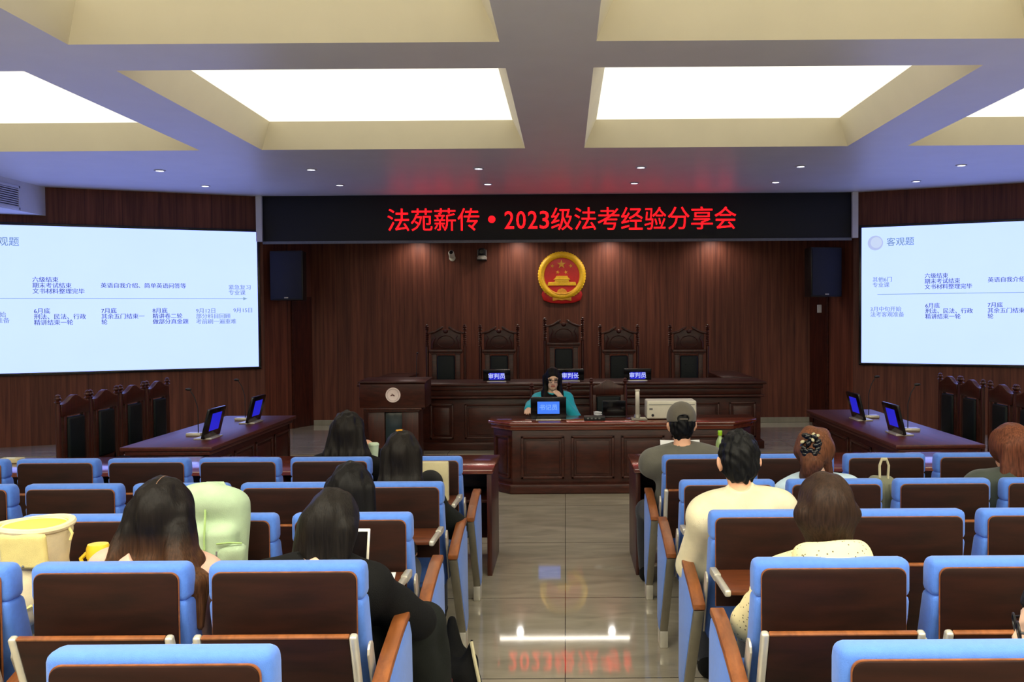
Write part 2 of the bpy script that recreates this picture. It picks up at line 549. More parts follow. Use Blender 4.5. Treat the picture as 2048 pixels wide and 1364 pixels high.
RX = [(-6.58, -3.82), (-3.17, -.41), (.21, 2.97), (3.6, 6.36)]
RY = [(-.96, 2.19), (2.82, 5.97), (6.6, 9.75)]
xs = sorted([XL - .2, XR + .2] + [v for p in RX for v in p])
ys = sorted([YN - .2, 13.62] + [v for p in RY for v in p])
bm = new()
def quad(bm, pts, mi=0):
    f = bm.faces.new([bm.verts.new(p) for p in pts]); f.material_index = mi
for i in range(len(xs) - 1):
    for j in range(len(ys) - 1):
        if any(abs(xs[i] - a) < 1e-6 for a, b in RX) and any(abs(ys[j] - a) < 1e-6 for a, b in RY):
            continue
        quad(bm, [(xs[i], ys[j], HC), (xs[i], ys[j + 1], HC), (xs[i + 1], ys[j + 1], HC), (xs[i + 1], ys[j], HC)])
IN, DZ = .125, .27
for a, b in RX:
    for c, d in RY:
        lo = [(a, c, HC), (b, c, HC), (b, d, HC), (a, d, HC)]
        hi = [(a + IN, c + IN, HC + DZ), (b - IN, c + IN, HC + DZ), (b - IN, d - IN, HC + DZ), (a + IN, d - IN, HC + DZ)]
        for k in range(4):
            quad(bm, [lo[k], lo[(k + 1) % 4], hi[(k + 1) % 4], hi[k]], 1)
ce = obj('ceiling', bm, M['ceiling'], smooth=False)
ce.data.materials.append(M['reveal'])
ce['kind'] = 'structure'
bm = new()
box(bm, -4.4, 4.2, 13.6, 14.6, 3.08, 3.2)
struct('ceiling_niche', bm, M['ceiling'])
bm = new()
box(bm, XL, -6.93, YN, 12.4, 3.22, HC + .02)
struct('ceiling_soffit', bm, M['white'])

WH = HC + .3
bm = new(); box(bm, -4.6, 4.4, YB, YB + .15, 0, 3.4); struct('wall_back', bm, M['wall_wood'])
bm = new(); prism(bm, [LC, (LC[0] - CA * 4.2, LC[1] - SA * 4.2), (LC[0] - CA * 4.2 - .05, LC[1] - SA * 4.2 + .2), (LC[0] - .03, LC[1] + .2)], -.05, WH, 'Z')
struct('wall_left_angled', bm, M['wall_wood'])
bm = new(); prism(bm, [RC, (RC[0] + CA * 4.2, RC[1] - SA * 4.2), (RC[0] + CA * 4.2 + .05, RC[1] - SA * 4.2 + .2), (RC[0] + .03, RC[1] + .2)], -.05, WH, 'Z')
struct('wall_right_angled', bm, M['wall_wood'])
LB, RB = (-3.96, 14.47), (3.82, 14.47)
bm = new(); prism(bm, [LC, LB, (LB[0] - .2, LB[1] + .05), (LC[0] - .15, LC[1] + .1)], -.05, 3.4, 'Z'); struct('wall_left_return', bm, M['wall_wood'])
bm = new(); prism(bm, [RC, RB, (RB[0] + .2, RB[1] + .05), (RC[0] + .15, RC[1] + .1)], -.05, 3.4, 'Z'); struct('wall_right_return', bm, M['wall_wood'])
bm = new(); box(bm, XL - .15, XL, YN, 12.1, -.05, WH); struct('wall_left', bm, M['rear_paint'])
bm = new(); box(bm, XR, XR + .15, YN, 12.1, -.05, WH); struct('wall_right', bm, M['rear_paint'])
bm = new(); box(bm, XL, XR, YN - .15, YN, -.05, WH); struct('wall_rear', bm, M['rear_paint'])

def along(p, q, t, off=0.0):
    """point at fraction t from p to q, moved off to the room side"""
    d = Vector((q[0] - p[0], q[1] - p[1])); n = Vector((-d.y, d.x)).normalized()
    w = Vector(p) + d * t + n * off
    return (w.x, w.y)
# dark doors in the two niche returns
for idx, (p, q, s) in enumerate(((LC, LB, -1), (RC, RB, 1))):
    bm = new()
    a0, a1 = along(p, q, .56, .012 * s), along(p, q, .985, .012 * s)
    b0, b1 = along(p, q, .56, -.03 * s), along(p, q, .985, -.03 * s)
    prism(bm, [a0, a1, b1, b0], .15, 2.16, 'Z', r=.004)
    d = struct('door_%d' % (idx + 1), bm, M['post_wood'])
    bm = new()
    a0, a1 = along(p, q, .54, .03 * s), along(p, q, .57, .03 * s)
    b0, b1 = along(p, q, .54, -.02 * s), along(p, q, .57, -.02 * s)
    prism(bm, [a0, a1, b1, b0], .15, 2.2, 'Z', r=.004)
    struct('door_frame', bm, M['bench_wood'], d)
bm = new(); box(bm, -4.46, -4.375, 13.40, 13.62, 2.94, HC); struct('trim_1', bm, M['white'])
bm = new(); box(bm, 4.155, 4.24, 13.40, 13.62, 2.94, HC); struct('trim_2', bm, M['white'])
# light baseboard foot along the back wall
bm = new(); box(bm, -3.95, 3.81, YB - .015, YB, .15, .23, .004); struct('baseboard_back', bm, M['steel'])

# ------------------------------------------------------------------ ceiling lights
for j, (c, d) in enumerate(RY):
    for i, (a, b) in enumerate(RX):
        bm = new()
        box(bm, a + IN - .02, b - IN + .02, c + IN - .02, d - IN + .02, HC + DZ - .001, HC + DZ + .03)
        o = obj('ceiling_light_panel', bm, M['panel%d' % j], smooth=False)
        side = ['outermost on the vent side', 'on the lectern side of the middle ceiling beam',
                'on the white box side of the middle ceiling beam', 'outermost on the cap-wearer side'][i]
        row = ['row behind the camera', 'row above the third chair row', 'row nearest the stage'][j]
        tag(o, 'glowing cream ceiling panel, %s, %s' % (row, side), 'ceiling light', 'recessed ceiling light panels')

dl = [(-4.81, 11.05), (-3.01, 11.05), (-1.02, 11.05), (.91, 11.05), (2.81, 11.05), (4.72, 11.05),
      (-4.78, 12.36), (-2.99, 12.36), (-1.02, 12.36), (.93, 12.36), (2.81, 12.36), (4.68, 12.36)]
ORD = ['first', 'second', 'third', 'fourth', 'fifth', 'sixth']
def make_downlight(x, y, z, label, group, watts=9.0):
    t = thing('downlight', label, 'downlight', (x, y, z), 0, group)
    bm = new()
    lathe(bm, [(.045, 0.0), (.065, -.002), (.066, -.008), (.048, -.010), (.045, -.004)], 24)
    obj('trim_ring', bm, M['white'], t)
    bm = new(); lathe(bm, [(0, -.004), (.046, -.004), (.046, -.001), (0, -.001)], 24)
    obj('lens', bm, M['down'], t)
    ld = bpy.data.lights.new('downlight_lamp', 'SPOT')
    ld.energy = watts; ld.spot_size = math.radians(105 if z > 3.3 else 165); ld.spot_blend = .9; ld.shadow_soft_size = .045; ld.color = (1, .95, .88)
    lo = bpy.data.objects.new('lamp', ld); COL.objects.link(lo); lo.parent = t; lo.location = (0, 0, -.02)
    return t
for k, (x, y) in enumerate(dl):
    make_downlight(x, y, HC, 'round ceiling downlight, %s counting from the vent side, row %s'
                   % (ORD[k % 6], 'nearer the light panels' if k < 6 else 'nearer the red sign'), 'ceiling downlights')

# hidden light strip and two downlights behind the banner sign
t = thing('light_strip', 'white light strip on the underside of the red banner sign', 'light', (0, 13.53, 2.926))
bm = new(); box(bm, -1.15, 1.15, -.03, .04, -.004, 0, .001); obj('channel', bm, M['silver'], t)
bm = new(); box(bm, -1.14, 1.14, -.024, .034, -.006, -.0035, .0); obj('diffuser', bm, M['strip'], t)
for x, w in ((-.73, 'lectern side'), (.69, 'white box side'), (-2.3, 'far lectern side'), (2.3, 'far white box side')):
    make_downlight(x, 14.2, 3.08, 'small downlight behind the red banner, ' + w, 'niche downlights', 24.0)

# ------------------------------------------------------------------ air vent in the soffit
t = thing('air_vent', 'slatted air vent in the white soffit beside the projected slide', 'air vent', (-6.93, 11.15, 3.38))
bm = new()
for z0, z1, y0, y1 in ((.12, .15, -.65, .65), (-.15, -.12, -.65, .65), (-.15, .15, .62, .65), (-.15, .15, -.65, -.62)):
    box(bm, 0, .015, y0, y1, z0, z1, .003)
obj('frame', bm, M['white'], t)
bm = new(); box(bm, 0.0, .003, -.63, .63, -.13, .13); obj('backing', bm, M['black'], t)
bm = new()
for k in range(9):
    z = -.11 + k * .0275
    prism(bm, [(.002, z), (.004, z + .006), (.016, z - .008), (.014, z - .013)], -.63, .63, 'Y')
obj('slats', bm, M['white'], t)

# ------------------------------------------------------------------ banner sign
t = thing('led_banner_sign', 'long black LED banner with glowing red Chinese lettering under the ceiling', 'sign', (0, 13.45, 0))
bm = new(); box(bm, -4.38, 4.16, 0, .15, 2.945, HC - .002, .004); obj('housing', bm, M['led_box'], t)
bm = new(); box(bm, -4.38, 4.16, 0, .15, 2.925, 2.945, .003); box(bm, -4.38, 4.16, -.008, .002, 2.904, 2.945, .002); obj('bottom_trim', bm, M['led_trim'], t)
bm = new()
cell = .3385
x = -2.58
ZT = 3.243
for ch in '法苑薪传·2023级法考经验分享会':
    w = cell * (.5 if ch.isdigit() else 1)
    c = (x + w / 2, -.004, ZT)
    if ch == '·':
        td = bmesh.new(); bmesh.ops.create_circle(td, cap_ends=True, segments=16, radius=.052)
        td.transform(Matrix.Translation(c) @ Matrix.Rotation(PI / 2, 4, 'X')); add(bm, td)
    elif ch.isdigit():
        add_text(bm, ch, .3, (c[0], c[1], ZT - .012), fit=(.135, .255), offset=.001)
    else:
        add_text(bm, ch, .3, c, fit=(.312, .325), offset=.0)
    obj('led_character', bm, M['led'], t, smooth=False)
    bm = new()
    x += w
bm.free()


# ------------------------------------------------------------------ two angled displays with the slide
def display(label, corner, rot, x0):
    """local x runs along the wall, -y faces the room; x0 = distance of the display's left edge"""
    W, Z0, Z1 = 3.70, 1.13, 3.08
    t = thing('wall_display', label, 'screen', (corner[0], corner[1], 0), rot)
    bm = new()
    for a, b, c, d in ((x0 - .035, x0 + W + .035, Z1, Z1 + .035), (x0 - .035, x0 + W + .035, Z0 - .035, Z0),
                       (x0 - .035, x0, Z0, Z1), (x0 + W, x0 + W + .035, Z0, Z1)):
        box(bm, a, b, -.055, 0, c, d, .004)
    obj('bezel', bm, M['black_gloss'], t)
    bm = new(); box(bm, x0, x0 + W, -.045, -.002, Z0, Z1)
    obj('panel', bm, M['screen'], t, smooth=False)
    Y = -.0475
    dk, gr = M['text_dark'], M['text_grey']
    def lines(m, s, ls, z, size=.083, pitch=.077):
        bm = new()
        for k, l in enumerate(ls):
            for sh in (0, .0028):
                add_text(bm, l, size * .93, (x0 + s + sh, Y - sh * .1, z - k * pitch), 'LEFT')
        obj('slide_text', bm, m, t, smooth=False)
    lines(gr, .15, ['其他6门', '专业课'], 2.325)
    lines(dk, .85, ['六级结束', '期末考试结束', '文书材料整理完毕'], 2.363)
    lines(dk, 1.66, ['英语自我介绍、简单英语问答等'], 2.29)
    lines(gr, 3.30, ['紧急复习', '专业课'], 2.275)
    lines(gr, .12, ['3月中旬开始', '法考客观准备'], 1.90)
    lines(dk, .86, ['6月底', '刑法、民法、行政', '精讲结束一轮'], 1.945)
    lines(dk, 1.66, ['7月底', '其余五门结束一', '轮'], 1.945)
    lines(dk, 2.30, ['8月底', '精讲卷二轮', '做部分真金题'], 1.945)
    lines(gr, 2.86, ['9月12日', '部分科目回顾', '考前刷一遍重难'], 1.94)
    lines(gr, 3.36, ['9月15日'], 1.945)
    bm = new(); add_text(bm, '客观题', .125, (x0 + .34, Y, 2.855), 'LEFT', .0005)
    obj('slide_title', bm, M['text_title'], t, smooth=False)
    bm = new(); box(bm, x0 + .22, x0 + 3.5, Y, -.045, 2.112, 2.121)
    prism(bm, [(x0 + 3.5, 2.095), (x0 + 3.56, 2.1165), (x0 + 3.5, 2.138)], Y, -.045, 'Y')
    obj('timeline_arrow', bm, M['line'], t, smooth=False)
    for nm, r, dy, mm, ox, oz in (('logo_ring', .105, 0, M['ring'], 0, 0), ('logo_disc', .078, .0008, M['ring_in'], .012, .006)):
        bm = new(); td = bmesh.new(); bmesh.ops.create_circle(td, cap_ends=True, segments=32, radius=r)
        td.transform(Matrix.Translation((x0 + .19 + ox, Y - dy, 2.855 + oz)) @ Matrix.Rotation(PI / 2, 4, 'X')); add(bm, td)
        obj(nm, bm, mm, t, smooth=False)
    return t
display('large bright wall display beside the white air vent soffit, slide title cut off',
        (LC[0] - CA * 4.0, LC[1] - SA * 4.0), ANG, 4.0 - .09 - 3.70)
display('large bright wall display with the whole slide title and lilac ring in its corner', RC, -ANG, .12)

# ------------------------------------------------------------------ loudspeakers on the niche returns
def loudspeaker(label, x, y, rot):
    t = thing('wall_loudspeaker', label, 'loudspeaker', (x, y, 2.09), rot, 'wall loudspeakers')
    pts = [(-.25, .0), (.25, .0), (.17, .34), (-.17, .34)]
    bm = new(); prism(bm, pts, 0, .72, 'Z', r=.012); obj('cabinet', bm, M['black'], t)
    bm = new(); box(bm, -.235, .235, -.012, .001, .02, .70, .006); obj('grille', bm, M['navy'], t)
    bm = new(); box(bm, -.03, .03, -.016, -.012, .03, .045, .001); obj('badge_plate', bm, M['silver'], t)
    bm = new(); box(bm, -.06, .06, .30, .46, .30, .42, .004); tube(bm, [(0, .34, .36), (0, .46, .36)], .02)
    obj('wall_bracket', bm, M['black'], t)
    return t
loudspeaker('dark wall loudspeaker hung between the lectern side display and niche', -4.05, 13.46, math.radians(-6))
loudspeaker('dark wall loudspeaker hung above the small white switch box', 3.80, 13.46, math.radians(14))
t = tag(None or obj('switch_box', (lambda b: (box(b, 3.84, 3.90, 14.08, 14.12, 1.86, 1.98, .005), b)[1])(new()), M['white']),
        'small white switch box at the niche edge under the loudspeaker', 'switch')
# ------------------------------------------------------------------ wall cameras, emblem
t = thing('dome_camera', 'small pale bullet security camera high on the back wall', 'security camera', (-1.755, YB, 2.75))
bm = new(); lathe(bm, [(.05, 0), (.05, .02), (.03, .03), (0, .03)], 18, Matrix.Rotation(PI / 2, 4, 'X')); obj('mount', bm, M['printer'], t)
bm = new(); tube(bm, [(0, -.03, 0), (0, -.07, .01), (0, -.09, .04)], .014); obj('arm', bm, M['printer'], t)
bm = new(); lathe(bm, [(0, 0), (.038, 0), (.045, .02), (.045, .13), (.03, .15), (0, .15)], 18, Matrix.Translation((0, -.03, .02)) @ Matrix.Rotation(math.radians(68), 4, 'X'))
obj('camera_body', bm, M['printer'], t)
bm = new(); lathe(bm, [(0, .15), (.03, .15), (.028, .158), (0, .16)], 18, Matrix.Translation((0, -.03, .02)) @ Matrix.Rotation(math.radians(68), 4, 'X'))
obj('lens', bm, M['black_gloss'], t)
t = thing('conference_camera', 'black and grey pan-tilt camera high on the back wall', 'security camera', (-1.285, YB, 2.72))
bm = new(); box(bm, -.07, .07, -.16, 0, -.02, 0, .006); obj('shelf_bracket', bm, M['black'], t)
bm = new(); lathe(bm, [(.075, 0), (.078, .03), (.06, .055), (0, .06)], 20, Matrix.Translation((0, -.09, 0))); obj('base', bm, M['silver'], t)
bm = new(); box(bm, -.07, -.05, -.12, -.06, .04, .15, .008); box(bm, .05, .07, -.12, -.06, .04, .15, .008); obj('yoke', bm, M['grey_plastic'], t)
bm = new(); box(bm, -.048, .048, -.15, -.03, .06, .17, .02, 3); obj('camera_head', bm, M['black'], t)
bm = new(); lathe(bm, [(0, 0), (.03, 0), (.03, .02), (0, .02)], 18, Matrix.Translation((0, -.15, .115)) @ Matrix.Rotation(PI / 2, 4, 'X')); obj('lens', bm, M['black_gloss'], t)

def star_pts(cx, cz, r, rot=0.0):
    return [(cx + (r if k % 2 == 0 else r * .4) * math.sin(k * PI / 5 + rot), cz + (r if k % 2 == 0 else r * .4) * math.cos(k * PI / 5 + rot)) for k in range(10)]
t = thing('national_emblem', 'round red and gold national emblem high on the back wall', 'emblem', (-.05, YB - .004, 2.462))
def disc(bm, r, y0, y1, seg=56, c=(0, 0)):
    prism(bm, [(c[0] + r * math.cos(2 * PI * k / seg), c[1] + r * math.sin(2 * PI * k / seg)) for k in range(seg)], y0, y1, 'Y')
bm = new(); disc(bm, .30, -.045, 0); obj('red_field', bm, M['red'], t)
bm = new()                                                  # ring of ears: grains along the rim
tor = []
for k in range(64):
    a = 2 * PI * k / 64
    tor.append((.322 * math.cos(a), -.056, .322 * math.sin(a)))
tube(bm, tor, .05, 10, closed=True)
for k in range(44):
    a = -PI / 2 + .5 + (2 * PI - 1.0) * k / 43
    s = 1 if math.cos(a) >= 0 else -1
    ball(bm, (0, 0, 0), (.016, .012, .036), 8, Matrix.Translation((.352 * math.cos(a), -.08, .352 * math.sin(a))) @ Matrix.Rotation(-a + s * .5, 4, 'Y'))
    ball(bm, (0, 0, 0), (.014, .012, .032), 8, Matrix.Translation((.300 * math.cos(a), -.082, .300 * math.sin(a))) @ Matrix.Rotation(-a - s * .5 + PI, 4, 'Y'))
obj('wheat_ring', bm, M['gold'], t)
bm = new(); prism(bm, star_pts(-.005, .175, .075), -.062, -.044, 'Y', r=.004); obj('large_star', bm, M['gold_dull'], t)
for cx, cz in ((-.148, .150), (.140, .150), (-.065, .052), (.062, .052)):
    bm = new(); prism(bm, star_pts(cx, cz, .034, .25 * (1 if cx < 0 else -1)), -.058, -.044, 'Y', r=.002); obj('small_star', bm, M['gold_dull'], t)
bm = new()
prism(bm, [(-.225, -.155), (.225, -.155), (.21, -.10), (-.21, -.10)], -.075, -.04, 'Y', r=.004)
prism(bm, [(-.115, -.10), (.115, -.10), (.105, -.065), (-.105, -.065)], -.08, -.04, 'Y', r=.004)
prism(bm, [(-.135, -.065), (.135, -.065), (.10, -.035), (-.10, -.035)], -.09, -.04, 'Y', r=.004)
prism(bm, [(-.10, -.035), (.10, -.035), (.085, -.005), (-.085, -.005)], -.085, -.04, 'Y', r=.004)
for k in range(5):
    box(bm, -.16 + k * .08 - .012, -.16 + k * .08 + .012, -.079, -.075, -.15, -.125)
obj('gate_tower', bm, M['gold'], t)
bm = new()
prism(bm, [(-.29, -.225), (-.22, -.20), (0, -.30), (.22, -.20), (.29, -.225), (.32, -.29), (.29, -.385), (.17, -.425), (0, -.435), (-.17, -.425), (-.29, -.385), (-.32, -.29)], -.07, 0, 'Y', r=.012)
obj('ribbon', bm, M['red_dark'], t)
bm = new()
tube(bm, [(-.235, -.075, -.20), (-.13, -.085, -.265), (-.06, -.09, -.285), (0, -.092, -.282), (.06, -.09, -.285), (.13, -.085, -.265), (.235, -.075, -.20)], .017, 8)
for k in range(12):
    a = PI * k / 11
    box(bm, -.010, .010, -.085, -.055, .055, .082, .002, 1, Matrix.Translation((0, 0, -.28)) @ Matrix.Rotation(PI / 2 - a, 4, 'Y'))
disc(bm, .066, -.09, -.05, 28, (0, -.28))
prism(bm, [(-.145, -.395), (-.145, -.335), (-.06, -.355), (0, -.335), (.06, -.355), (.145, -.335), (.145, -.395), (.06, -.375), (0, -.385), (-.06, -.375)], -.085, -.06, 'Y', r=.005)
obj('cogwheel_and_knot', bm, M['gold_dull'], t)

# ------------------------------------------------------------------ raised panel furniture helper
def panel_face(bm, x0, x1, z0, z1, y, frame=.03, depth=.02, mtx=None):
    """frame moulding and raised field on a face looking -Y"""
    for a, b, c, d in ((x0, x1, z1 - frame, z1), (x0, x1, z0, z0 + frame), (x0, x0 + frame, z0, z1), (x1 - frame, x1, z0, z1)):
        box(bm, a, b, y - depth, y + .002, c, d, .007, 2, mtx)
    i = frame + .022
    box(bm, x0 + i, x1 - i, y - depth * .55, y + .002, z0 + i, z1 - i, .009, 2, mtx)

# ------------------------------------------------------------------ judges' bench
Z0 = .15
t = thing('judges_bench', 'long dark panelled bench under the emblem', 'bench', (0, 11.6, Z0))
H = .85
bm = new(); box(bm, -2.56, 2.46, .06, .70, 0, H - .16, .004); obj('body', bm, M['bench_wood'], t)
bm = new()
box(bm, -2.62, 2.52, -.03, .74, H - .035, H, .010)
box(bm, -2.58, 2.48, 0, .70, H - .085, H - .035, .006)
obj('top_slab', bm, M['bench_wood'], t)
bm = new()
box(bm, -2.56, 2.46, .03, .10, H - .16, H - .085, .004)
box(bm, -2.60, 2.50, -.005, .10, H - .195, H - .165, .008)
obj('ledge_moulding', bm, M['bench_wood'], t)
bm = new()
for a, b in ((-2.5, -2.05), (-1.72, -1.42), (-1.28, -.40), (-.28, .60), (.72, 1.30), (1.42, 1.94), (2.06, 2.4)):
    bm = new(); panel_face(bm, a, b, .14, H - .26, .06)
    obj('front_panel', bm, M['bench_wood'], t)
bm = new()
box(bm, -2.60, 2.50, .02, .72, 0, .10, .008)
obj('plinth', bm, M['bench_wood'], t)
for nm, a, b in (('side_wing', -2.56, -2.2), ('side_wing', 2.1, 2.46)):
    bm = new(); box(bm, a, b, .70, 2.0, 0, H - .02, .004); box(bm, a - .03, b + .03, .70, 2.03, H - .03, H + .012, .008)
    obj(nm, bm, M['bench_wood'], t)

# ------------------------------------------------------------------ lectern
t = thing('lectern', 'dark wooden lectern with a pale round badge, before the long bench', 'lectern', (-1.985, 10.55, 0))
bm = new()
prism(bm, [(0, .80), (0, 1.07), (.03, 1.10), (.50, 1.10), (.50, .80)], -.375, .375, 'X', r=.008)
obj('desk_box', bm, M['bench_wood'], t)
bm = new(); prism(bm, [(-.02, 1.085), (-.02, 1.105), (.52, 1.12), (.52, 1.10)], -.39, .39, 'X', r=.006); obj('reading_top', bm, M['bench_wood'], t)
bm = new(); box(bm, -.335, .335, -.005, .46, .775, .80, .006); box(bm, -.31, .31, .02, .44, .75, .776, .004); obj('under_moulding', bm, M['post_wood'], t)
bm = new()
box(bm, -.29, -.10, .05, .42, .10, .755, .006); box(bm, .10, .29, .05, .42, .10, .755, .006); box(bm, -.10, .10, .12, .42, .10, .755)
obj('column', bm, M['post_wood'], t)
bm = new(); box(bm, -.095, .095, .085, .12, .12, .75, .003); obj('glass_inlay', bm, M['smoked'], t)
bm = new(); box(bm, -.36, .36, 0, .48, 0, .06, .008); box(bm, -.33, .33, .02, .46, .06, .11, .008); obj('foot_plinth', bm, M['post_wood'], t)
bm = new(); lathe(bm, [(0, 0), (.086, 0), (.082, .008), (.078, .006), (0, .006)], 40, Matrix.Translation((.01, 0, .948)) @ Matrix.Rotation(PI / 2, 4, 'X'))
bd = obj('round_badge', bm, M['badge'], t)
bm = new()
prism(bm, [(-.022, .94), (-.004, .952), (.012, .958), (.034, .938), (.022, .935), (.006, .944), (-.01, .936)], -.0115, -.006, 'Y')
prism(bm, [(-.006, .953), (.0, .968), (.008, .960)], -.0115, -.006, 'Y')
for k in range(30):
    a = 2 * PI * k / 30
    box(bm, -.002, .002, -.0098, -.006, .063, .070, 0, 1, Matrix.Translation((.01, 0, .948)) @ Matrix.Rotation(a, 4, 'Y'))
obj('badge_mark', bm, M['badge_mark'], bd)

# ------------------------------------------------------------------ turned posts
def turned_post(bm, x, y, z0, z1, r=.022, fin=True, spool=False):
    n = z1 - z0
    prof = [(r, 0), (r, n * .8)]
    if spool:
        zz = n * .80
        while zz < n * .93:
            prof += [(r * .7, zz), (r * 1.25, zz + .012), (r * .7, zz + .024)]
            zz += .03
    if fin:
        h = .075
        b = n - h
        prof += [(r * .8, b - .01), (r * 1.4, b), (r * .6, b + .012), (r * 1.35, b + .032), (r * .75, b + .048), (r * 1.0, b + .058), (0, n)]
    prof = [(a, b) for a, b in prof if b <= n + 1e-6]
    prof.sort(key=lambda p: p[1])
    lathe(bm, prof, 12, Matrix.Translation((x, y, z0)))

# judge chairs ------------------------------------------------------
def judge_chair(label, x, y, ztop):
    """faces -Y (towards the room); ztop = height of the finials above the stage floor"""
    t = thing('judge_chair', label, 'chair', (x, y, Z0), 0, 'tall judges chairs behind the bench')
    W = .265
    P = ztop
    for s in (-1, 1):
        bm = new(); turned_post(bm, s * W, .10, .0, P, .022, True, True); obj('back_post', bm, M['post_wood'], t)
        bm = new(); box(bm, s * W - .025, s * W + .025, -.43, -.38, 0, .62, .006); obj('front_leg', bm, M['post_wood'], t)
        bm = new(); prism(bm, [(-.46, .60), (-.46, .655), (-.05, .68), (.10, .66), (.10, .62), (-.10, .63)], s * W - .03, s * W + .03, 'X', r=.01); obj('armrest', bm, M['post_wood'], t)
    c = P - .06
    bm = new()                                             # carved crest with a broken pediment
    prism(bm, [(-.21, c - .30), (.21, c - .30), (.21, c - .07), (.075, c - .01), (0, c - .045), (-.075, c - .01), (-.21, c - .07)], .075, .125, 'Y', r=.006)
    obj('crest_panel', bm, M['bench_wood'], t)
    bm = new()
    for s in (-1, 1):
        prism(bm, [(s * .245, c - .085), (s * .245, c - .06), (s * .15, c - .035), (s * .05, c + .028), (s * .035, c + .012), (s * .045, c - .005), (s * .15, c - .062)], .05, .14, 'Y', r=.005)
    obj('pediment', bm, M['post_wood'], t)
    bm = new()
    tube(bm, [(.12 * math.cos(k * PI / 12), .072, c - .19 + .085 * math.sin(k * PI / 12)) for k in range(24)], .007, 6, closed=True)
    ball(bm, (0, .072, c - .045), (.035, .03, .028), 10)
    for s in (-1, 1):
        tube(bm, [(s * .19, .072, c - .28), (s * .185, .07, c - .2), (s * .15, .07, c - .14), (s * .17, .07, c - .1)], [.012, .014, .012, .006], 6)
    obj('carving', bm, M['post_wood'], t)
    bm = new(); box(bm, -.235, .235, .045, .135, c - .345, c - .30, .008); box(bm, -.215, .215, .055, .13, c - .365, c - .345, .006); obj('cross_rail', bm, M['post_wood'], t)
    bm = new()
    for a, b in ((-.2, -.13), (.13, .2)): box(bm, a, b, .075, .125, .45, c - .36, .006)
    box(bm, -.2, .2, .085, .125, .45, .56, .006)
    obj('back_frame', bm, M['bench_wood'], t)
    bm = new(); box(bm, -.125, .125, .05, .115, .55, c - .385, .022, 3)
    for i in range(2):
        for j in range(4):
            ball(bm, (-.05 + .1 * i, .052, .66 + j * .11), (.008, .006, .008), 8)
    obj('leather_back', bm, M['leather'], t)
    bm = new(); box(bm, -.29, .29, -.44, .12, .36, .42, .01); obj('seat_frame', bm, M['post_wood'], t)
    bm = new(); box(bm, -.25, .25, -.42, .07, .42, .49, .03, 3); obj('seat_cushion', bm, M['leather'], t)
    return t
for px, fin, nm in ((890, 648, 'tall carved judge chair nearest the lectern'), (997, 648, 'tall carved judge chair between lectern-end chair and emblem chair'),
                    (1127.5, 634, 'tallest carved judge chair, directly under the emblem'),
                    (1238.5, 648, 'tall carved judge chair just past the emblem chair, beside a lit name display'),
                    (1379.5, 648, 'tall carved judge chair at the bench end farthest from the lectern')):
    y = 12.95
    judge_chair(nm, (px - 1131) * y / FPX, y, 1.85 - (fin + .0066 * (px - 1131) - 630) * y / FPX - Z0)

# name displays on the bench and desks -------------------------------
def name_display(label, loc, rotz, w, h, tilt, mscreen, txt, mtext, group, inset=(.10, .16, .10), tsize=.07):
    """black monitor standing at loc; local -Y faces the reader"""
    t = thing('name_display', label, 'monitor', loc, rotz, group)
    T = Matrix.Translation((0, 0, .012)) @ Matrix.Rotation(-tilt, 4, 'X')
    bm = new(); box(bm, -w / 2, w / 2, -.012, .014, 0, h, .006, 2, T); obj('casing', bm, M['black_gloss'], t)
    l, b, tp = inset
    bm = new(); box(bm, -w / 2 + l * w, w / 2 - l * w, -.0135, -.011, b * h, h - tp * h, 0, 1, T); sc = obj('lit_screen', bm, mscreen, t, smooth=False)
    bm = new(); td = bmesh.new(); add_text(td, txt, tsize, (0, -.0145, h * (b + 1 - tp) / 2), 'CENTER', .001); add(bm, td, T)
    obj('display_text', bm, mtext, sc, smooth=False)
    bm = new(); box(bm, -w * .35, w * .35, -.06, .10, 0, .012, .003); box(bm, -w * .2, w * .2, .0, .05, .008, .05, .004); obj('stand_base', bm, M['silver'], t)
    return t
ZB = Z0 + .85
for px, l, s in ((993, 'small name display on the bench nearest the lectern', '审判员'), (1140, 'small name display on the bench behind the seated woman', '审判长'),
              (1275, 'small name display on the bench above the silver post', '审判员')):
    name_display(l, ((px - 1131) * 11.85 / FPX, 11.85, ZB), 0, .35, .15, math.radians(-8), M['blue_screen'], s, M['screen_text'], 'lit name displays on the bench', (.22, .1, .30), .075)

def goose_mic(label, loc, rotz, h=.42):
    t = thing('gooseneck_microphone', label, 'microphone', loc, rotz, 'gooseneck microphones')
    bm = new(); box(bm, -.05, .05, -.07, .07, 0, .03, .008); obj('base', bm, M['silver'], t)
    bm = new(); tube(bm, [(0, .03, .03), (0, .03, h * .6), (0, .0, h * .85), (0, -.04, h)], .0045, 6); obj('neck', bm, M['black'], t)
    bm = new(); ball(bm, (0, -.055, h + .008), (.013, .03, .013), 10); obj('capsule', bm, M['black'], t)
    return t
goose_mic('gooseneck microphone on the bench beside the lectern-end judge chair', ((833 - 1131) * 11.95 / FPX, 11.95, ZB), PI, .36)

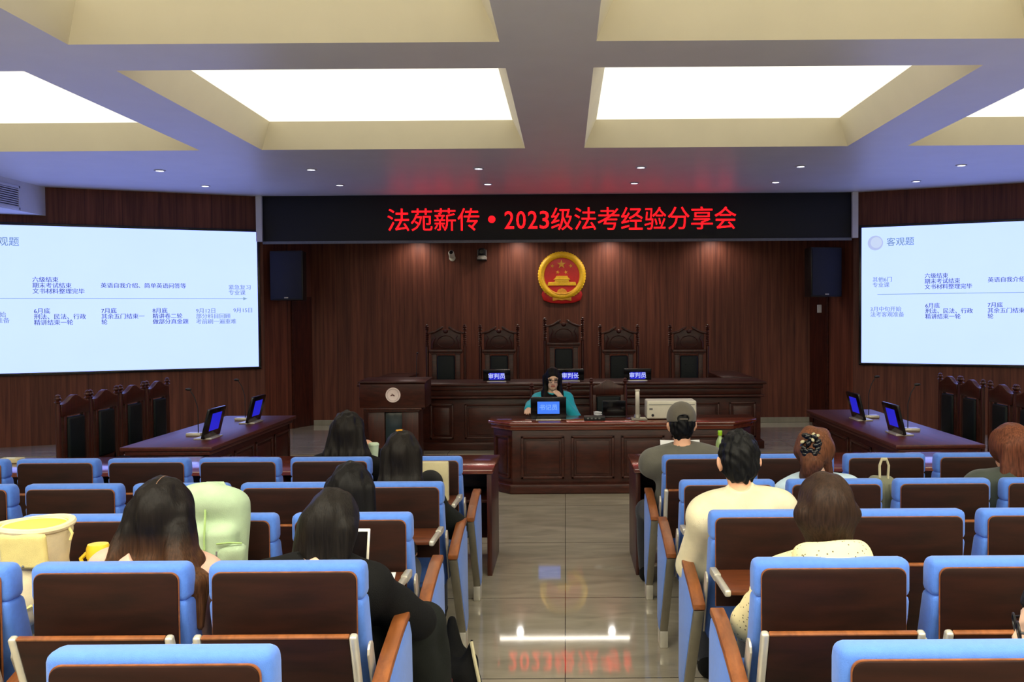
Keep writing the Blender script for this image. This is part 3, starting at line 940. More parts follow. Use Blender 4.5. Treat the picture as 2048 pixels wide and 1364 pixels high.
# ------------------------------------------------------------------ speaker's desk
t = thing('speaker_desk', 'dark panelled desk in front of the seated woman', 'desk', (0, 0, 0))
def desk_poly(e, y0, y1):
    return [(-.77 - e, y1), (-.77 - e, 9.80 - e * .4), (-.56 - e * .4, y0 - e), (1.72 + e * .4, y0 - e), (1.96 + e, 9.80 - e * .4), (1.96 + e, y1)]
bm = new(); prism(bm, desk_poly(0, 9.56, 10.12), .02, .66, 'Z', r=.004); obj('body', bm, M['bench_wood'], t)
bm = new(); prism(bm, desk_poly(.06, 9.56, 10.18), .708, .742, 'Z', r=.010); prism(bm, desk_poly(.03, 9.56, 10.15), .66, .71, 'Z', r=.008); obj('top', bm, M['desk_wood'], t)
bm = new(); prism(bm, desk_poly(.05, 9.56, 10.14), 0, .10, 'Z', r=.012); obj('plinth', bm, M['bench_wood'], t)
bm = new()
for a, b in ((-.47, -.02), (.05, .50), (.57, 1.02), (1.09, 1.64)):
    bm = new(); panel_face(bm, a, b, .15, .60, 9.56, .03, .022); obj('front_panel', bm, M['bench_wood'], t)
dv = Vector((-.21, .24)); ang = math.atan2(-dv.y, -dv.x)
bm = new(); panel_face(bm, .035, .285, .15, .60, 0, .028, .02, Matrix.Translation((-.77, 9.80, 0)) @ Matrix.Rotation(math.atan2(-.24, .21), 4, 'Z'))
obj('corner_panel', bm, M['bench_wood'], t)
bm = new(); panel_face(bm, .035, .285, .15, .60, 0, .028, .02, Matrix.Translation((1.72, 9.56, 0)) @ Matrix.Rotation(math.atan2(.24, .24), 4, 'Z'))
obj('corner_panel', bm, M['bench_wood'], t)
ZD = .742
name_display('name display standing on the desk in front of the seated woman', ((1096 - 1131) * 9.75 / FPX, 9.75, ZD), 0, .375, .235, math.radians(-6),
             M['bright_blue_screen'], '书记员', M['screen_text_soft'], None, (.19, .24, .20), .065)
# laptop, black box with cable, document camera, white projector
t = thing('laptop', 'open black laptop on the desk seen from behind', 'laptop', (.52, 9.98, ZD), 0)
bm = new(); box(bm, -.13, .13, -.02, .20, 0, .016, .005); obj('keyboard_base', bm, M['black'], t)
bm = new(); box(bm, -.125, .125, -.012, .0, .01, .185, .005, 2, Matrix.Rotation(math.radians(8), 4, 'X')); obj('screen_lid', bm, M['black_gloss'], t)
t = thing('black_control_box', 'flat black box on the desk between name display and laptop', 'box', (.31, 9.72, ZD))
bm = new(); box(bm, -.12, .10, -.06, .07, 0, .045, .006); obj('casing', bm, M['black'], t)
bm = new()
for k in range(4): box(bm, -.09 + k * .04, -.07 + k * .04, -.063, -.059, .015, .03, .001)
obj('sockets', bm, M['grey_plastic'], t)
bm = new()
rnd = random.Random(3)
pts = []
for k in range(60):
    a = k * .62
    pts.append((.335 + .035 * math.cos(a) * (1 + .2 * rnd.random()), 9.73 + .03 * math.sin(a), ZD + .052 + .03 * (.5 + .5 * math.sin(a * .37)) + .004 * rnd.random()))
tube(bm, pts, .0045, 6)
tag(obj('coiled_cable', bm, M['white']), 'loose coil of white cable lying on the flat black box', 'cable')
t = thing('document_camera', 'silver post of a document camera between laptop and white box', 'document camera', (.755, 9.75, ZD))
bm = new(); box(bm, -.07, .10, -.09, .09, 0, .018, .006); lathe(bm, [(.04, .018), (.035, .05), (.03, .055)], 20); obj('base', bm, M['steel'], t)
bm = new(); box(bm, -.022, .022, -.018, .018, .05, .30, .006); obj('post', bm, M['silver'], t)
bm = new(); box(bm, -.026, .026, -.022, .022, .30, .318, .005); obj('post_cap', bm, M['silver'], t)
bm = new(); box(bm, .02, .08, -.085, -.06, .018, .03, .003); obj('button_strip', bm, M['printer'], t)
t = thing('projector', 'off-white boxy projector on the desk behind the man in the cap', 'projector', (1.11, 9.80, ZD))
bm = new(); box(bm, -.26, .26, -.12, .18, .012, .20, .016, 3); obj('casing', bm, M['printer'], t)
bm = new(); lathe(bm, [(0, 0), (.014, 0), (.014, .012), (0, .014)], 16, Matrix.Translation((-.20, -.12, .05)) @ Matrix.Rotation(PI / 2, 4, 'X')); obj('knob', bm, M['black'], t)
bm = new(); box(bm, .03, .12, -.122, -.119, .05, .08); obj('vent', bm, M['grey_plastic'], t)
bm = new(); box(bm, -.235, -.20, -.122, -.119, .105, .125); obj('socket', bm, M['grey_plastic'], t)
bm = new(); box(bm, -.24, .24, -.124, -.119, .158, .163); obj('lid_seam', bm, M['grey_plastic'], t)
for x in (-.2, .2):
    bm = new(); lathe(bm, [(.015, 0), (.015, .014)], 12, Matrix.Translation((x, 0, 0))); obj('foot', bm, M['black'], t)

# ------------------------------------------------------------------ court side chairs (turned posts, arched top, leather back)
def side_chair(name, label, x, y, rotz, group, z=0.0, top=1.18, w=.255):
    """local -Y is the sitter's front"""
    t = thing(name, label, 'chair', (x, y, z), rotz, group)
    for s in (-1, 1):
        bm = new(); turned_post(bm, s * w, .18, 0, top, .022); obj('back_post', bm, M['post_wood'], t)
        bm = new(); turned_post(bm, s * w, -.22, 0, .42, .024, False); obj('front_leg', bm, M['post_wood'], t)
    a = top - .085
    arch = [(-w + .02, a - .05)] + [(-w + .02 + (2 * w - .04) * k / 14, a - .015 + .075 * math.exp(-((k - 7) / 3.6) ** 2)) for k in range(15)] + [(w - .02, a - .05)]
    arch += [(w - .02, a - .12), (-w + .02, a - .12)]
    bm = new(); prism(bm, arch, .155, .205, 'Y', r=.006); obj('arched_rail', bm, M['post_wood'], t)
    bm = new()
    for p, q in ((-.185, -.145), (.145, .185)): box(bm, p, q, .16, .2, .46, a - .11, .005)
    box(bm, -.185, .185, .16, .2, .46, .52, .005)
    obj('back_frame', bm, M['bench_wood'], t)
    bm = new(); box(bm, -.14, .14, .14, .2, .52, a - .135, .022, 3); obj('leather_back', bm, M['leather'], t)
    bm = new(); box(bm, -w - .01, w + .01, -.25, .2, .36, .42, .01); obj('seat_frame', bm, M['post_wood'], t)
    bm = new(); box(bm, -.22, .22, -.24, .15, .42, .48, .028, 3); obj('seat_cushion', bm, M['leather'], t)
    return t
g = 'carved chairs at the vent side desk'
for k, y in enumerate((8.43, 8.99, 9.58, 10.17)):
    side_chair('court_chair', 'carved chair with arched top, %s from the camera along the vent-side desk' % ('nearest', 'second', 'third', 'farthest')[k],
               -4.32, y, PI / 2, g)
g = 'carved chairs at the far desk under the whole-title display'
for k, y in enumerate((8.33, 8.88, 9.55, 10.1)):
    side_chair('court_chair', 'carved chair with arched top, %s from the camera under the whole-title display' % ('nearest', 'second', 'third', 'farthest')[k],
               4.02, y, -PI / 2, g)
side_chair('court_chair', 'carved chair the woman in teal sits on', (1100 - 1131) * 10.9 / FPX, 10.72, 0, 'carved chairs at the speaker desk', 0, 1.06, .22)
side_chair('court_chair', 'empty carved chair behind the open black laptop', (1216 - 1131) * 10.9 / FPX, 10.72, 0, 'carved chairs at the speaker desk', 0, 1.11, .20)

# ------------------------------------------------------------------ side desks
def side_desk(label, x0, x1, y0, y1, face):
    """face = +1: panelled front looks +X, -1: looks -X"""
    t = thing('side_desk', label, 'desk', (0, 0, 0))
    H = .76
    bm = new(); box(bm, x0, x1, y0, y1, H - .035, H, .008); box(bm, x0 + .03, x1 - .03, y0 + .03, y1 - .03, H - .075, H - .035, .006); obj('top', bm, M['side_desk_wood'], t)
    bx0, bx1 = x0 + .06, x1 - .06
    fx = bx1 if face > 0 else bx0
    bm = new()
    box(bm, fx - .04 if face > 0 else fx, fx if face > 0 else fx + .04, y0 + .06, y1 - .06, .02, H - .07, .004)
    obj('front_board', bm, M['bench_wood'], t)
    for yy in (y0 + .06, y1 - .10):
        bm = new(); box(bm, bx0, bx1, yy, yy + .04, 0, H - .07, .004); obj('end_panel', bm, M['bench_wood'], t)
    bm = new()
    L = (y1 - y0 - .12) / 4
    for k in range(4):
        if face > 0: mt = Matrix.Translation((fx, y0 + .06 + k * L, 0)) @ Matrix.Rotation(PI / 2, 4, 'Z')
        else: mt = Matrix.Translation((fx, y0 + .06 + (k + 1) * L, 0)) @ Matrix.Rotation(-PI / 2, 4, 'Z')
        bm = new(); panel_face(bm, .04, L - .04, .14, H - .13, 0, .028, .018, mt); obj('front_panel', bm, M['bench_wood'], t)
    bm = new(); box(bm, bx0 - .02, bx1 + .02, y0 + .04, y1 - .04, 0, .09, .008); obj('plinth', bm, M['bench_wood'], t)
side_desk('long side desk under the display whose title is cut off', -3.76, -2.98, 7.75, 10.2, 1)
side_desk('long side desk under the display with the whole title', 2.72, 3.46, 7.6, 10.45, -1)
g = 'blue name displays on the side desks'
for lab, x, y, r in (('blue name display on the vent-side desk, nearer the camera', -3.22, 8.35, PI / 2), ('blue name display on the vent-side desk, nearer the lectern', -3.24, 9.55, PI / 2),
                     ('blue name display on the far desk under the whole-title display, nearer the camera', 2.98, 8.3, -PI / 2),
                     ('blue name display on the far desk under the whole-title display, farther from the camera', 3.0, 9.45, -PI / 2)):
    name_display(lab, (x, y, .76), r, .40, .27, math.radians(-14), M['blue_screen'], '', M['screen_text'], g, (.22, .24, .16))
for lab, x, y, r in (('gooseneck microphone on the vent-side desk, nearer the camera', -3.42, 8.5, -PI / 2), ('gooseneck microphone on the vent-side desk, nearer the lectern', -3.42, 9.75, -PI / 2),
                     ('gooseneck microphone on the far desk behind the nearer blue display', 3.18, 8.5, PI / 2), ('gooseneck microphone on the far desk behind the farther blue display', 3.18, 9.6, PI / 2)):
    goose_mic(lab, (x, y, .76), r)

# ------------------------------------------------------------------ long audience desks before the front row
def audience_desk(label, x0, x1, aisle):
    t = thing('audience_desk', label, 'desk', (0, 0, 0))
    H = .76
    y0, y1 = 6.50, 7.22
    bm = new(); box(bm, x0, x1, y0, y1, H - .03, H, .006); obj('top', bm, M['desk_wood'], t)
    bm = new(); box(bm, x0 + .03, x1 - .03, y1 - .06, y1 - .035, .12, H - .03, .003); obj('modesty_panel', bm, M['bench_wood'], t)
    bm = new(); box(bm, x0 + .04, x1 - .04, y0 + .14, y1 - .06, .50, .52, .002); obj('shelf', bm, M['bench_wood'], t)
    n = max(2, int(round((x1 - x0) / 1.5)))
    for k in range(n + 1):
        xx = x0 + .01 + (x1 - x0 - .055) * k / n
        bm = new(); box(bm, xx, xx + .035, y0 + .02, y1 - .03, 0, H - .03, .004); obj('end_panel', bm, M['post_wood'], t)
    return t
audience_desk('long low audience desk before the front chair row on the lectern side', -5.0, -.52, 1)
audience_desk('long low audience desk before the man in the cap', .48, 5.0, -1)
# ------------------------------------------------------------------ auditorium chairs
def make_chair(tablet_open, aisle):
    """seat origin on the floor below the rear face of the backrest; +Y = sitting direction; aisle -1/0/+1 = side of an end arm"""
    t = thing('auditorium_chair', 'blue auditorium chair', 'chair')
    bm = new()
    w = .2475
    prism(bm, [(.012, .985), (.085, .985), (.105, .95), (.105, .865), (.012, .865)], -w, w, 'X', r=.022, seg=3)
    obj('upper_cushion', bm, M['blue'], t)
    bm = new()
    prism(bm, [(.008, .872), (.11, .872), (.235, .45), (.235, .42), (.15, .42), (.02, .80)], -w + .002, w - .002, 'X', r=.020, seg=3)
    obj('lower_cushion', bm, M['blue'], t)
    bm = new()
    pw, ph, rr = .226, .962, .026
    pts = [(-pw, .60), (pw, .60)]
    for k in range(6):
        a = k * PI / 10
        pts.append((pw - rr + rr * math.cos(a), ph - rr + rr * math.sin(a)))
    for k in range(6):
        a = PI / 2 + k * PI / 10
        pts.append((-pw + rr + rr * math.cos(a), ph - rr + rr * math.sin(a)))
    prism(bm, pts, -.004, .014, 'Y', r=.003, seg=2)
    bp = obj('back_panel', bm, M['chair_wood'], t)
    bm = new(); prism(bm, [(x * 1.012, .78 + (z - .78) * 1.014) for x, z in pts], .002, .010, 'Y', r=.002); obj('panel_edge_highlight', bm, M['arm_wood'], bp)  # lighter rim colour paints in the light caught along the panel's edge
    bm = new()
    box(bm, -.235, .235, .18, .60, .38, .47, .035, 3)
    obj('seat_cushion', bm, M['blue'], t)
    bm = new()
    box(bm, -.03, .03, .24, .36, .02, .39, .006); box(bm, -.09, .09, .19, .43, 0, .022, .006); box(bm, -.20, .20, .27, .33, .34, .385, .006)
    obj('seat_pedestal', bm, M['steel'], t)
    # writing tablet: local frame hinged at the back, top edge towards +z when folded
    if tablet_open:
        T = Matrix.Translation((0, -.01, .745)) @ Matrix.Rotation(math.radians(88), 4, 'X')
    else:
        T = Matrix.Translation((0, .02, .478)) @ Matrix.Rotation(math.radians(20), 4, 'X')
    bm = new()
    box(bm, -.225, .225, -.009, .009, .0, .332, .004, 2, T)
    tb = obj('writing_tablet', bm, M['tablet_wood'] if tablet_open else M['chair_wood'], t)
    if not tablet_open:
        bm = new(); box(bm, -.225, .225, -.0095, .0095, .330, .338, .003, 2, T); obj('edge_band', bm, M['arm_wood'], tb)
    for s in (-1, 1):
        bm = new(); box(bm, s * .2375 - .0125, s * .2375 + .0125, -.014, .014, .06, .340, .009, 3, T)
        obj('tablet_arm', bm, M['silver'], tb)
        bm = new(); box(bm, s * .2375 - .0145, s * .2375 + .0145, -.016, .016, -.16 if not tablet_open else -.02, .10, .006, 2, T)
        for zz in (.06, -.02, -.10) if not tablet_open else (.03, .08):
            lathe(bm, [(0, 0), (.006, 0), (.006, .003), (0, .003)], 8, T @ Matrix.Translation((s * .2375, -.016, zz)) @ Matrix.Rotation(PI / 2, 4, 'X'))
        obj('hinge_bracket', bm, M['silver'], tb)
        bm = new()
        pl = [(.03 + .035 * math.sin(a), .70 + .035 * math.cos(a)) for a in [k * PI / 6 - PI / 2 for k in range(7)]] + [(.17, .46), (.10, .46)]
        prism(bm, pl, s * .262 - .004, s * .262 + .004, 'X', r=.002)
        obj('side_plate', bm, M['silver'], t)
    for s in ((-1, 1) if aisle == 0 else (-1, 1)):
        end = (s == aisle)
        if not end and s != (1 if aisle >= 0 else -1): continue
        x = s * (.303 if end else .28)
        hw = .024
        bm = new()
        prism(bm, [(-.055, .598), (-.06, .625), (.10, .672), (.30, .712), (.40, .718), (.405, .69), (.28, .68), (.10, .642)], x - hw - .002, x + hw + .002, 'X', r=.007, seg=2)
        obj('armrest', bm, M['arm_wood'], t)
        bm = new()
        prism(bm, [(-.030, .60), (.10, .636), (.28, .672), (.395, .682), (.43, .62), (.46, .13), (.40, .09), (.345, .09)], x - hw, x + hw, 'X', r=.006)
        obj('side_panel', bm, M['blue'], t)
        bm = new()
        prism(bm, [(-.055, .595), (-.028, .60), (.352, .10), (.325, .085)], x - hw + .003, x + hw - .003, 'X', r=.003)
        po = obj('support_post', bm, M['steel'], t)
        bm = new(); box(bm, x - hw + .001, x + hw - .001, .315, .43, 0, .095, .006)
        obj('foot', bm, M['silver'], po)
    return t

SP = .56
ROWZ = {'E': (5.63, 0.0), 'D': (4.76, 0.0), 'C': (3.77, .05), 'B': (2.88, .085), 'A': (1.965, .14)}
ROWN = {'E': 'front row', 'D': 'second row', 'C': 'third row', 'B': 'fourth row', 'A': 'rearmost row'}
LX, RXX = -.888, .838
COUNT = {'E': (6, 4), 'D': (5, 4), 'C': (3, 3), 'B': (3, 2), 'A': (1, 1)}
OPEN = {('E', -1, 0), ('D', -1, 0), ('C', -1, 0), ('C', 1, 0), ('D', 1, 0), ('C', -1, 1), ('C', -1, 2)}
SEATN = ['aisle seat', 'second seat from the aisle', 'third seat from the aisle', 'fourth seat from the aisle', 'fifth seat from the aisle', 'sixth seat from the aisle']
proto = {}
def seat_xy(row, side, k):
    y, z = ROWZ[row]
    return ((LX - SP * k) if side < 0 else (RXX + SP * k), y, z)
for row in 'EDCBA':
    for side in (-1, 1):
        for k in range(COUNT[row][0 if side < 0 else 1]):
            op = (row, side, k) in OPEN
            # arms: every chair carries the arm on its aisle side
            key = (op, (1 if side < 0 else -1) if k == 0 else 0, side)
            if key not in proto:
                o = make_chair(op, key[1])
                if k > 0 and side > 0:          # inner chairs beyond the aisle: arm on the other side
                    for ch in list(o.children):
                        if ch.name.split('.')[0] in ('armrest', 'side_panel', 'support_post'):
                            ch.location.x = -.56
                proto[key] = o
            else:
                o = copy_tree(proto[key])
            o.location = seat_xy(row, side, k)
            tag(o, 'blue auditorium chair with %s tablet, %s, %s, %s' % ('open' if op else 'folded', ROWN[row], SEATN[k],
                'lectern side' if side < 0 else 'cap-wearer side'), 'chair', 'blue auditorium chairs in rows')

# ------------------------------------------------------------------ signed-distance modelling for bodies, hair and cloth
def surface_nets(F, org, h):
    nx, ny, nz = F.shape
    S = F < 0
    pos = {}
    acc = np.zeros(((nx - 1) * (ny - 1) * (nz - 1), 3)); cnt = np.zeros((nx - 1) * (ny - 1) * (nz - 1))
    edges = []
    for ax in range(3):
        a = [slice(None)] * 3; b = [slice(None)] * 3
        a[ax] = slice(0, -1); b[ax] = slice(1, None)
        A, B = F[tuple(a)], F[tuple(b)]
        idx = np.argwhere(S[tuple(a)] != S[tuple(b)])
        va, vb = A[tuple(idx.T)], B[tuple(idx.T)]
        tt = va / (va - vb)
        p = idx.astype(float); p[:, ax] += tt
        o1, o2 = [i for i in range(3) if i != ax]
        ids = []
        for d1, d2 in ((0, 0), (-1, 0), (-1, -1), (0, -1)):
            c = idx.copy(); c[:, o1] += d1; c[:, o2] += d2
            ok = (c[:, o1] >= 0) & (c[:, o2] >= 0) & (c[:, o1] < F.shape[o1] - 1) & (c[:, o2] < F.shape[o2] - 1)
            f = (c[:, 0] * (ny - 1) + c[:, 1]) * (nz - 1) + c[:, 2]
            f = np.where(ok, f, -1)
            ids.append(f)
            fo = f[ok]
            for q in range(3): acc[:, q] += np.bincount(fo, weights=p[ok][:, q], minlength=len(cnt))
            cnt += np.bincount(fo, minlength=len(cnt))
        ids = np.stack(ids, 1)
        good = (ids >= 0).all(1)
        ids = ids[good]; inside = (va < 0)[good]
        flip = inside if ax != 1 else ~inside
        ids[~flip] = ids[~flip][:, ::-1]
        edges.append(ids)
    used = np.nonzero(cnt)[0]
    remap = -np.ones(len(cnt), int); remap[used] = np.arange(len(used))
    verts = acc[used] / cnt[used][:, None] * h + org
    faces = remap[np.concatenate(edges)]
    return verts, faces

def _R(m):
    return np.array(m) if m is not None else None

class Sdf:
    """union of round cones / ellipsoids / boxes with smooth blending, then cuts"""
    def __init__(self, cell):
        self.h = cell; self.p = []; self.cuts = []
    def cap(self, a, b, ra, rb=None, k=.03, flat=None):
        self.p.append(('c', np.array(a, float), np.array(b, float), ra, ra if rb is None else rb, k, flat)); return self
    def ell(self, c, r, R=None, k=.03):
        self.p.append(('e', np.array(c, float), np.array(r, float), _R(R), 0, k, None)); return self
    def box(self, c, r, R=None, rad=.01, k=.01):
        self.p.append(('b', np.array(c, float), np.array(r, float), _R(R), rad, k, None)); return self
    def cut_ell(self, c, r, R=None, k=.01):
        self.cuts.append(('e', np.array(c, float), np.array(r, float), _R(R), 0, k)); return self
    def cut_plane(self, pt, n):
        n = np.array(n, float); self.cuts.append(('p', np.array(pt, float), n / np.linalg.norm(n), None, 0, .005)); return self
    def bounds(self):
        lo = np.full(3, 1e9); hi = -lo
        for q in self.p:
            if q[0] == 'c':
                r = max(q[3], q[4]); l = np.minimum(q[1], q[2]) - r; u = np.maximum(q[1], q[2]) + r
            else:
                r = np.linalg.norm(q[2]) if q[3] is not None else q[2]; l = q[1] - r; u = q[1] + r
            lo = np.minimum(lo, l); hi = np.maximum(hi, u)
        return lo - 3 * self.h, hi + 3 * self.h
    def dist(self, q, P):
        if q[0] == 'c':
            a, b, ra, rb = q[1:5]
            ba = b - a; L = max(1e-9, ba @ ba)
            pa = P - a
            t = np.clip((pa @ ba) / L, 0, 1)
            return np.linalg.norm(pa - t[..., None] * ba, axis=-1) - (ra + (rb - ra) * t)
        if q[0] in 'eb':
            d = P - q[1]
            if q[3] is not None: d = d @ q[3]          # R columns = local axes
            if q[0] == 'e':
                k0 = np.linalg.norm(d / q[2], axis=-1); k1 = np.linalg.norm(d / (q[2] ** 2), axis=-1)
                return k0 * (k0 - 1) / np.maximum(k1, 1e-9)
            e = np.abs(d) - (q[2] - q[4])
            return np.linalg.norm(np.maximum(e, 0), axis=-1) + np.minimum(e.max(-1), 0) - q[4]
        return (P - q[1]) @ q[2]
    def build(self, name, m, parent=None, wob=0.0, wf=18.0, seed=0, wz=1.0):
        lo, hi = self.bounds(); h = self.h
        n = np.ceil((hi - lo) / h).astype(int) + 1
        ax = [lo[i] + h * np.arange(n[i]) for i in range(3)]
        F = np.full(tuple(n), .2, np.float32)
        def sub(q, pad):
            if q[0] == 'c':
                r = max(q[3], q[4]); l = np.minimum(q[1], q[2]) - r - pad; u = np.maximum(q[1], q[2]) + r + pad
            elif q[0] == 'p': return tuple(slice(0, v) for v in n)
            else:
                r = np.linalg.norm(q[2]) if q[3] is not None else q[2]; l = q[1] - r - pad; u = q[1] + r + pad
            i0 = np.clip(np.floor((l - lo) / h).astype(int), 0, n - 1); i1 = np.clip(np.ceil((u - lo) / h).astype(int) + 1, 1, n)
            return tuple(slice(i0[i], i1[i]) for i in range(3))
        for q in self.p:
            k = q[5]; s = sub(q, k + 3 * h)
            P = np.stack(np.meshgrid(ax[0][s[0]], ax[1][s[1]], ax[2][s[2]], indexing='ij'), -1)
            d = self.dist(q, P); o = F[s]
            if k > 0:
                hh = np.clip(k - np.abs(o - d), 0, None) / k
                F[s] = np.minimum(o, d) - hh * hh * k * .25
            else: F[s] = np.minimum(o, d)
        for q in self.cuts:
            s = sub(q, 3 * h)
            P = np.stack(np.meshgrid(ax[0][s[0]], ax[1][s[1]], ax[2][s[2]], indexing='ij'), -1)
            F[s] = np.maximum(F[s], -self.dist(q, P))
        V, Q = surface_nets(F, lo, h)
        if wob:
            r = np.random.RandomState(seed)
            ph = r.rand(6, 3) * 6.28; fr = (r.rand(6, 3) - .5) * 2 * wf; fr[:, 2] *= wz
            g = np.zeros(len(V))
            for i in range(6): g += np.sin(V @ fr[i] + ph[i, 0])
            c = V.mean(0)
            # push along the mesh normal
            e1 = V[Q[:, 2]] - V[Q[:, 0]]; e2 = V[Q[:, 3]] - V[Q[:, 1]]
            fn = np.cross(e1, e2)
            nn = np.zeros_like(V)
            for i in range(4):
                for a in range(3): nn[:, a] += np.bincount(Q[:, i], weights=fn[:, a], minlength=len(V))
            nn /= np.maximum(1e-9, np.linalg.norm(nn, axis=1))[:, None]
            V = V + nn * (g / 2.5 * wob)[:, None]
        me = bpy.data.meshes.new(name)
        me.vertices.add(len(V)); me.vertices.foreach_set('co', V.astype(np.float32).ravel())
        me.loops.add(len(Q) * 4); me.loops.foreach_set('vertex_index', Q.astype(np.int32).ravel())
        me.polygons.add(len(Q)); me.polygons.foreach_set('loop_start', np.arange(0, len(Q) * 4, 4, dtype=np.int32))
        me.polygons.foreach_set('use_smooth', np.ones(len(Q), bool))
        me.update(calc_edges=True); me.validate()
        me.materials.append(m)
        o = bpy.data.objects.new(name, me)
        COL.objects.link(o)
        if parent is not None: o.parent = parent
        return o

def V3(*a): return np.array(a, float)

def two_bone(S, W, a, b, pole):
    d = W - S; L = np.linalg.norm(d)
    if L > (a + b) * .995:
        W = S + d / L * (a + b) * .995; d = W - S; L = np.linalg.norm(d)
    u = d / L
    x = (a * a - b * b + L * L) / (2 * L)
    h = math.sqrt(max(0, a * a - x * x))
    p = pole - u * (pole @ u); p /= max(1e-9, np.linalg.norm(p))
    return S + u * x + p * h, W

class Person:
    def __init__(self, label, loc, rotz, head, hip=(0, .37, .57), headrot=(0, 0, 0), hands=None, poles=None, knees=None, feet=None,
                 skin='skin', sh=.165, cell=.009, palms=None, curl=.5, neck=.175, ar=1.0):
        """head = (x, y, z of the hair-free crown) in the person's own frame; +Y is the facing direction"""
        self.t = thing('person', label, 'person', loc, rotz)
        self.cell = cell
        P = V3(*hip)
        yw, pt, rl = [math.radians(a) for a in headrot]
        self.R = np.array((Euler((pt, 0, 0)).to_matrix().to_4x4()).to_3x3())
        self.R = np.array((Matrix.Rotation(yw, 3, 'Z') @ Matrix.Rotation(rl, 3, 'Y') @ Matrix.Rotation(pt, 3, 'X')))
        C = V3(head[0], head[1], head[2] - .113)
        self.C = C
        Nk = C + self.R @ V3(0, -.03, .02 - neck)
        Nk[2] -= .02
        self.ar = ar
        self.N = Nk; self.P = P
        u = Nk - P; Lt = np.linalg.norm(u); u /= Lt
        side = V3(1, 0, 0) - u * u[0]; side /= np.linalg.norm(side)
        fwd = np.cross(u, side) * -1
        if fwd[1] < 0: fwd = -fwd
        self.u, self.side, self.fwd, self.Lt = u, side, fwd, Lt
        self.RT = np.stack([side, fwd, u], 1)
        self.shc = Nk - u * .055
        self.S = {s: self.shc + side * s * sh - u * .01 for s in (-1, 1)}
        self.sh = sh
        hands = hands or {}
        poles = poles or {}
        self.E, self.W = {}, {}
        for s in (-1, 1):
            w = V3(*hands.get(s, (s * .16, hip[1] + .34, .66)))
            pole = V3(*poles.get(s, (s * .7, -.3, -1)))
            self.E[s], self.W[s] = two_bone(self.S[s], w, .285, .245, pole)
        knees = knees or {}
        feet = feet or {}
        self.K = {s: V3(*knees.get(s, (P[0] + s * .11, P[1] + .40, .55))) for s in (-1, 1)}
        self.A = {s: V3(*feet.get(s, (P[0] + s * .11, P[1] + .41, .07))) for s in (-1, 1)}
        self.H = {s: P + side * s * .09 for s in (-1, 1)}
        self.skin = skin
        self.palms = palms or {}
        self.curl = curl
    def q(self, x, y, z):
        """point in head frame to person frame"""
        return self.C + self.R @ V3(x, y, z)
    def torso(self, s, g, arms=True, k=.05):
        u, P, L = self.u, self.P, self.Lt
        s.ell(P + u * .02, (.165 + g, .125 + g, .12 + g), self.RT, k)
        s.ell(P + u * L * .36, (.135 + g, .105 + g, .16 + g), self.RT, k)
        s.ell(P + u * L * .68, (.160 + g, .115 + g, .17 + g), self.RT, k)
        s.cap(self.S[-1] * .82 + self.S[1] * .18, self.S[1] * .82 + self.S[-1] * .18, .066 + g, None, k)
        s.cap(self.shc + u * .02, self.S[-1], .055 + g, .055 + g, k); s.cap(self.shc + u * .02, self.S[1], .055 + g, .055 + g, k)
    def arms(self, s, g, k=.03, upto=1.0):
        for i in (-1, 1):
            s.cap(self.S[i], self.E[i], .054 + g, .042 + g, k)
            s.cap(self.E[i], self.E[i] + (self.W[i] - self.E[i]) * upto, .043 + g, .029 + g * 1.1, k)
    def legs(self, s, g, k=.04):
        for i in (-1, 1):
            s.cap(self.H[i], self.K[i], .085 + g, .060 + g, k)
            s.cap(self.K[i], self.A[i] + V3(0, 0, .04), .056 + g, .042 + g, .02)
    def hand(self, s, i):
        W = self.W[i]
        f = self.W[i] - self.E[i]; f /= np.linalg.norm(f)
        nrm = V3(*self.palms.get(i, (0, 0, -1)))              # palm faces this way
        nrm = nrm - f * (nrm @ f); nrm /= max(1e-9, np.linalg.norm(nrm))
        sd = np.cross(f, nrm)
        if sd @ V3(-i, 0, 0) < 0: sd = -sd                    # towards the thumb (body side)
        R = np.stack([sd, f, nrm], 1)
        s.cap(self.E[i] * .15 + W * .85, W + f * .02, .027, .025, .02)
        s.ell(W + f * .05, (.039, .050, .017), R, .015)
        for n, (o, L) in enumerate(((.030, .070), (.010, .080), (-.011, .074), (-.030, .058))):
            b = W + f * .085 + sd * o
            ang = self.curl * (.7 + .12 * n)
            d = f
            for sgm, r0, r1 in ((.45, .0095, .009), (.32, .009, .0085), (.23, .0085, .0075)):
                d = d * math.cos(ang * .8) + nrm * math.sin(ang * .8); d /= np.linalg.norm(d)
                e = b + d * L * sgm
                s.cap(b, e, r0, r1, .006); b = e
                f2 = f
        b = W + f * .025 + sd * .032
        d = f * .6 + sd * .75 + nrm * .25; d /= np.linalg.norm(d)
        e = b + d * .035; s.cap(b, e, .0125, .011, .012)
        d2 = f * .9 + sd * .25 + nrm * .3; d2 /= np.linalg.norm(d2)
        s.cap(e, e + d2 * .03, .0105, .0085, .008)
    def body(self, feet=True):
        s = Sdf(self.cell)
        q, R = self.q, self.R
        self.torso(s, 0)
        s.cap(self.shc + self.u * .0, q(0, -.025, -.06), .056, .052, .03)
        s.ell(q(0, -.012, .028), (.075, .094, .086), R, .02)
        s.ell(q(0, .018, -.030), (.060, .074, .088), R, .02)
        s.ell(q(0, .050, -.088), (.030, .028, .026), R, .025)
        s.cap(q(0, .086, .012), q(0, .104, -.028), .009, .013, .012)
        s.cap(q(-.014, .092, -.032), q(.014, .092, -.032), .008, .008, .008)
        s.cap(q(-.020, .083, -.062), q(.020, .083, -.062), .008, .008, .012)
        s.cap(q(-.045, .072, .022), q(.045, .072, .022), .013, .013, .02)
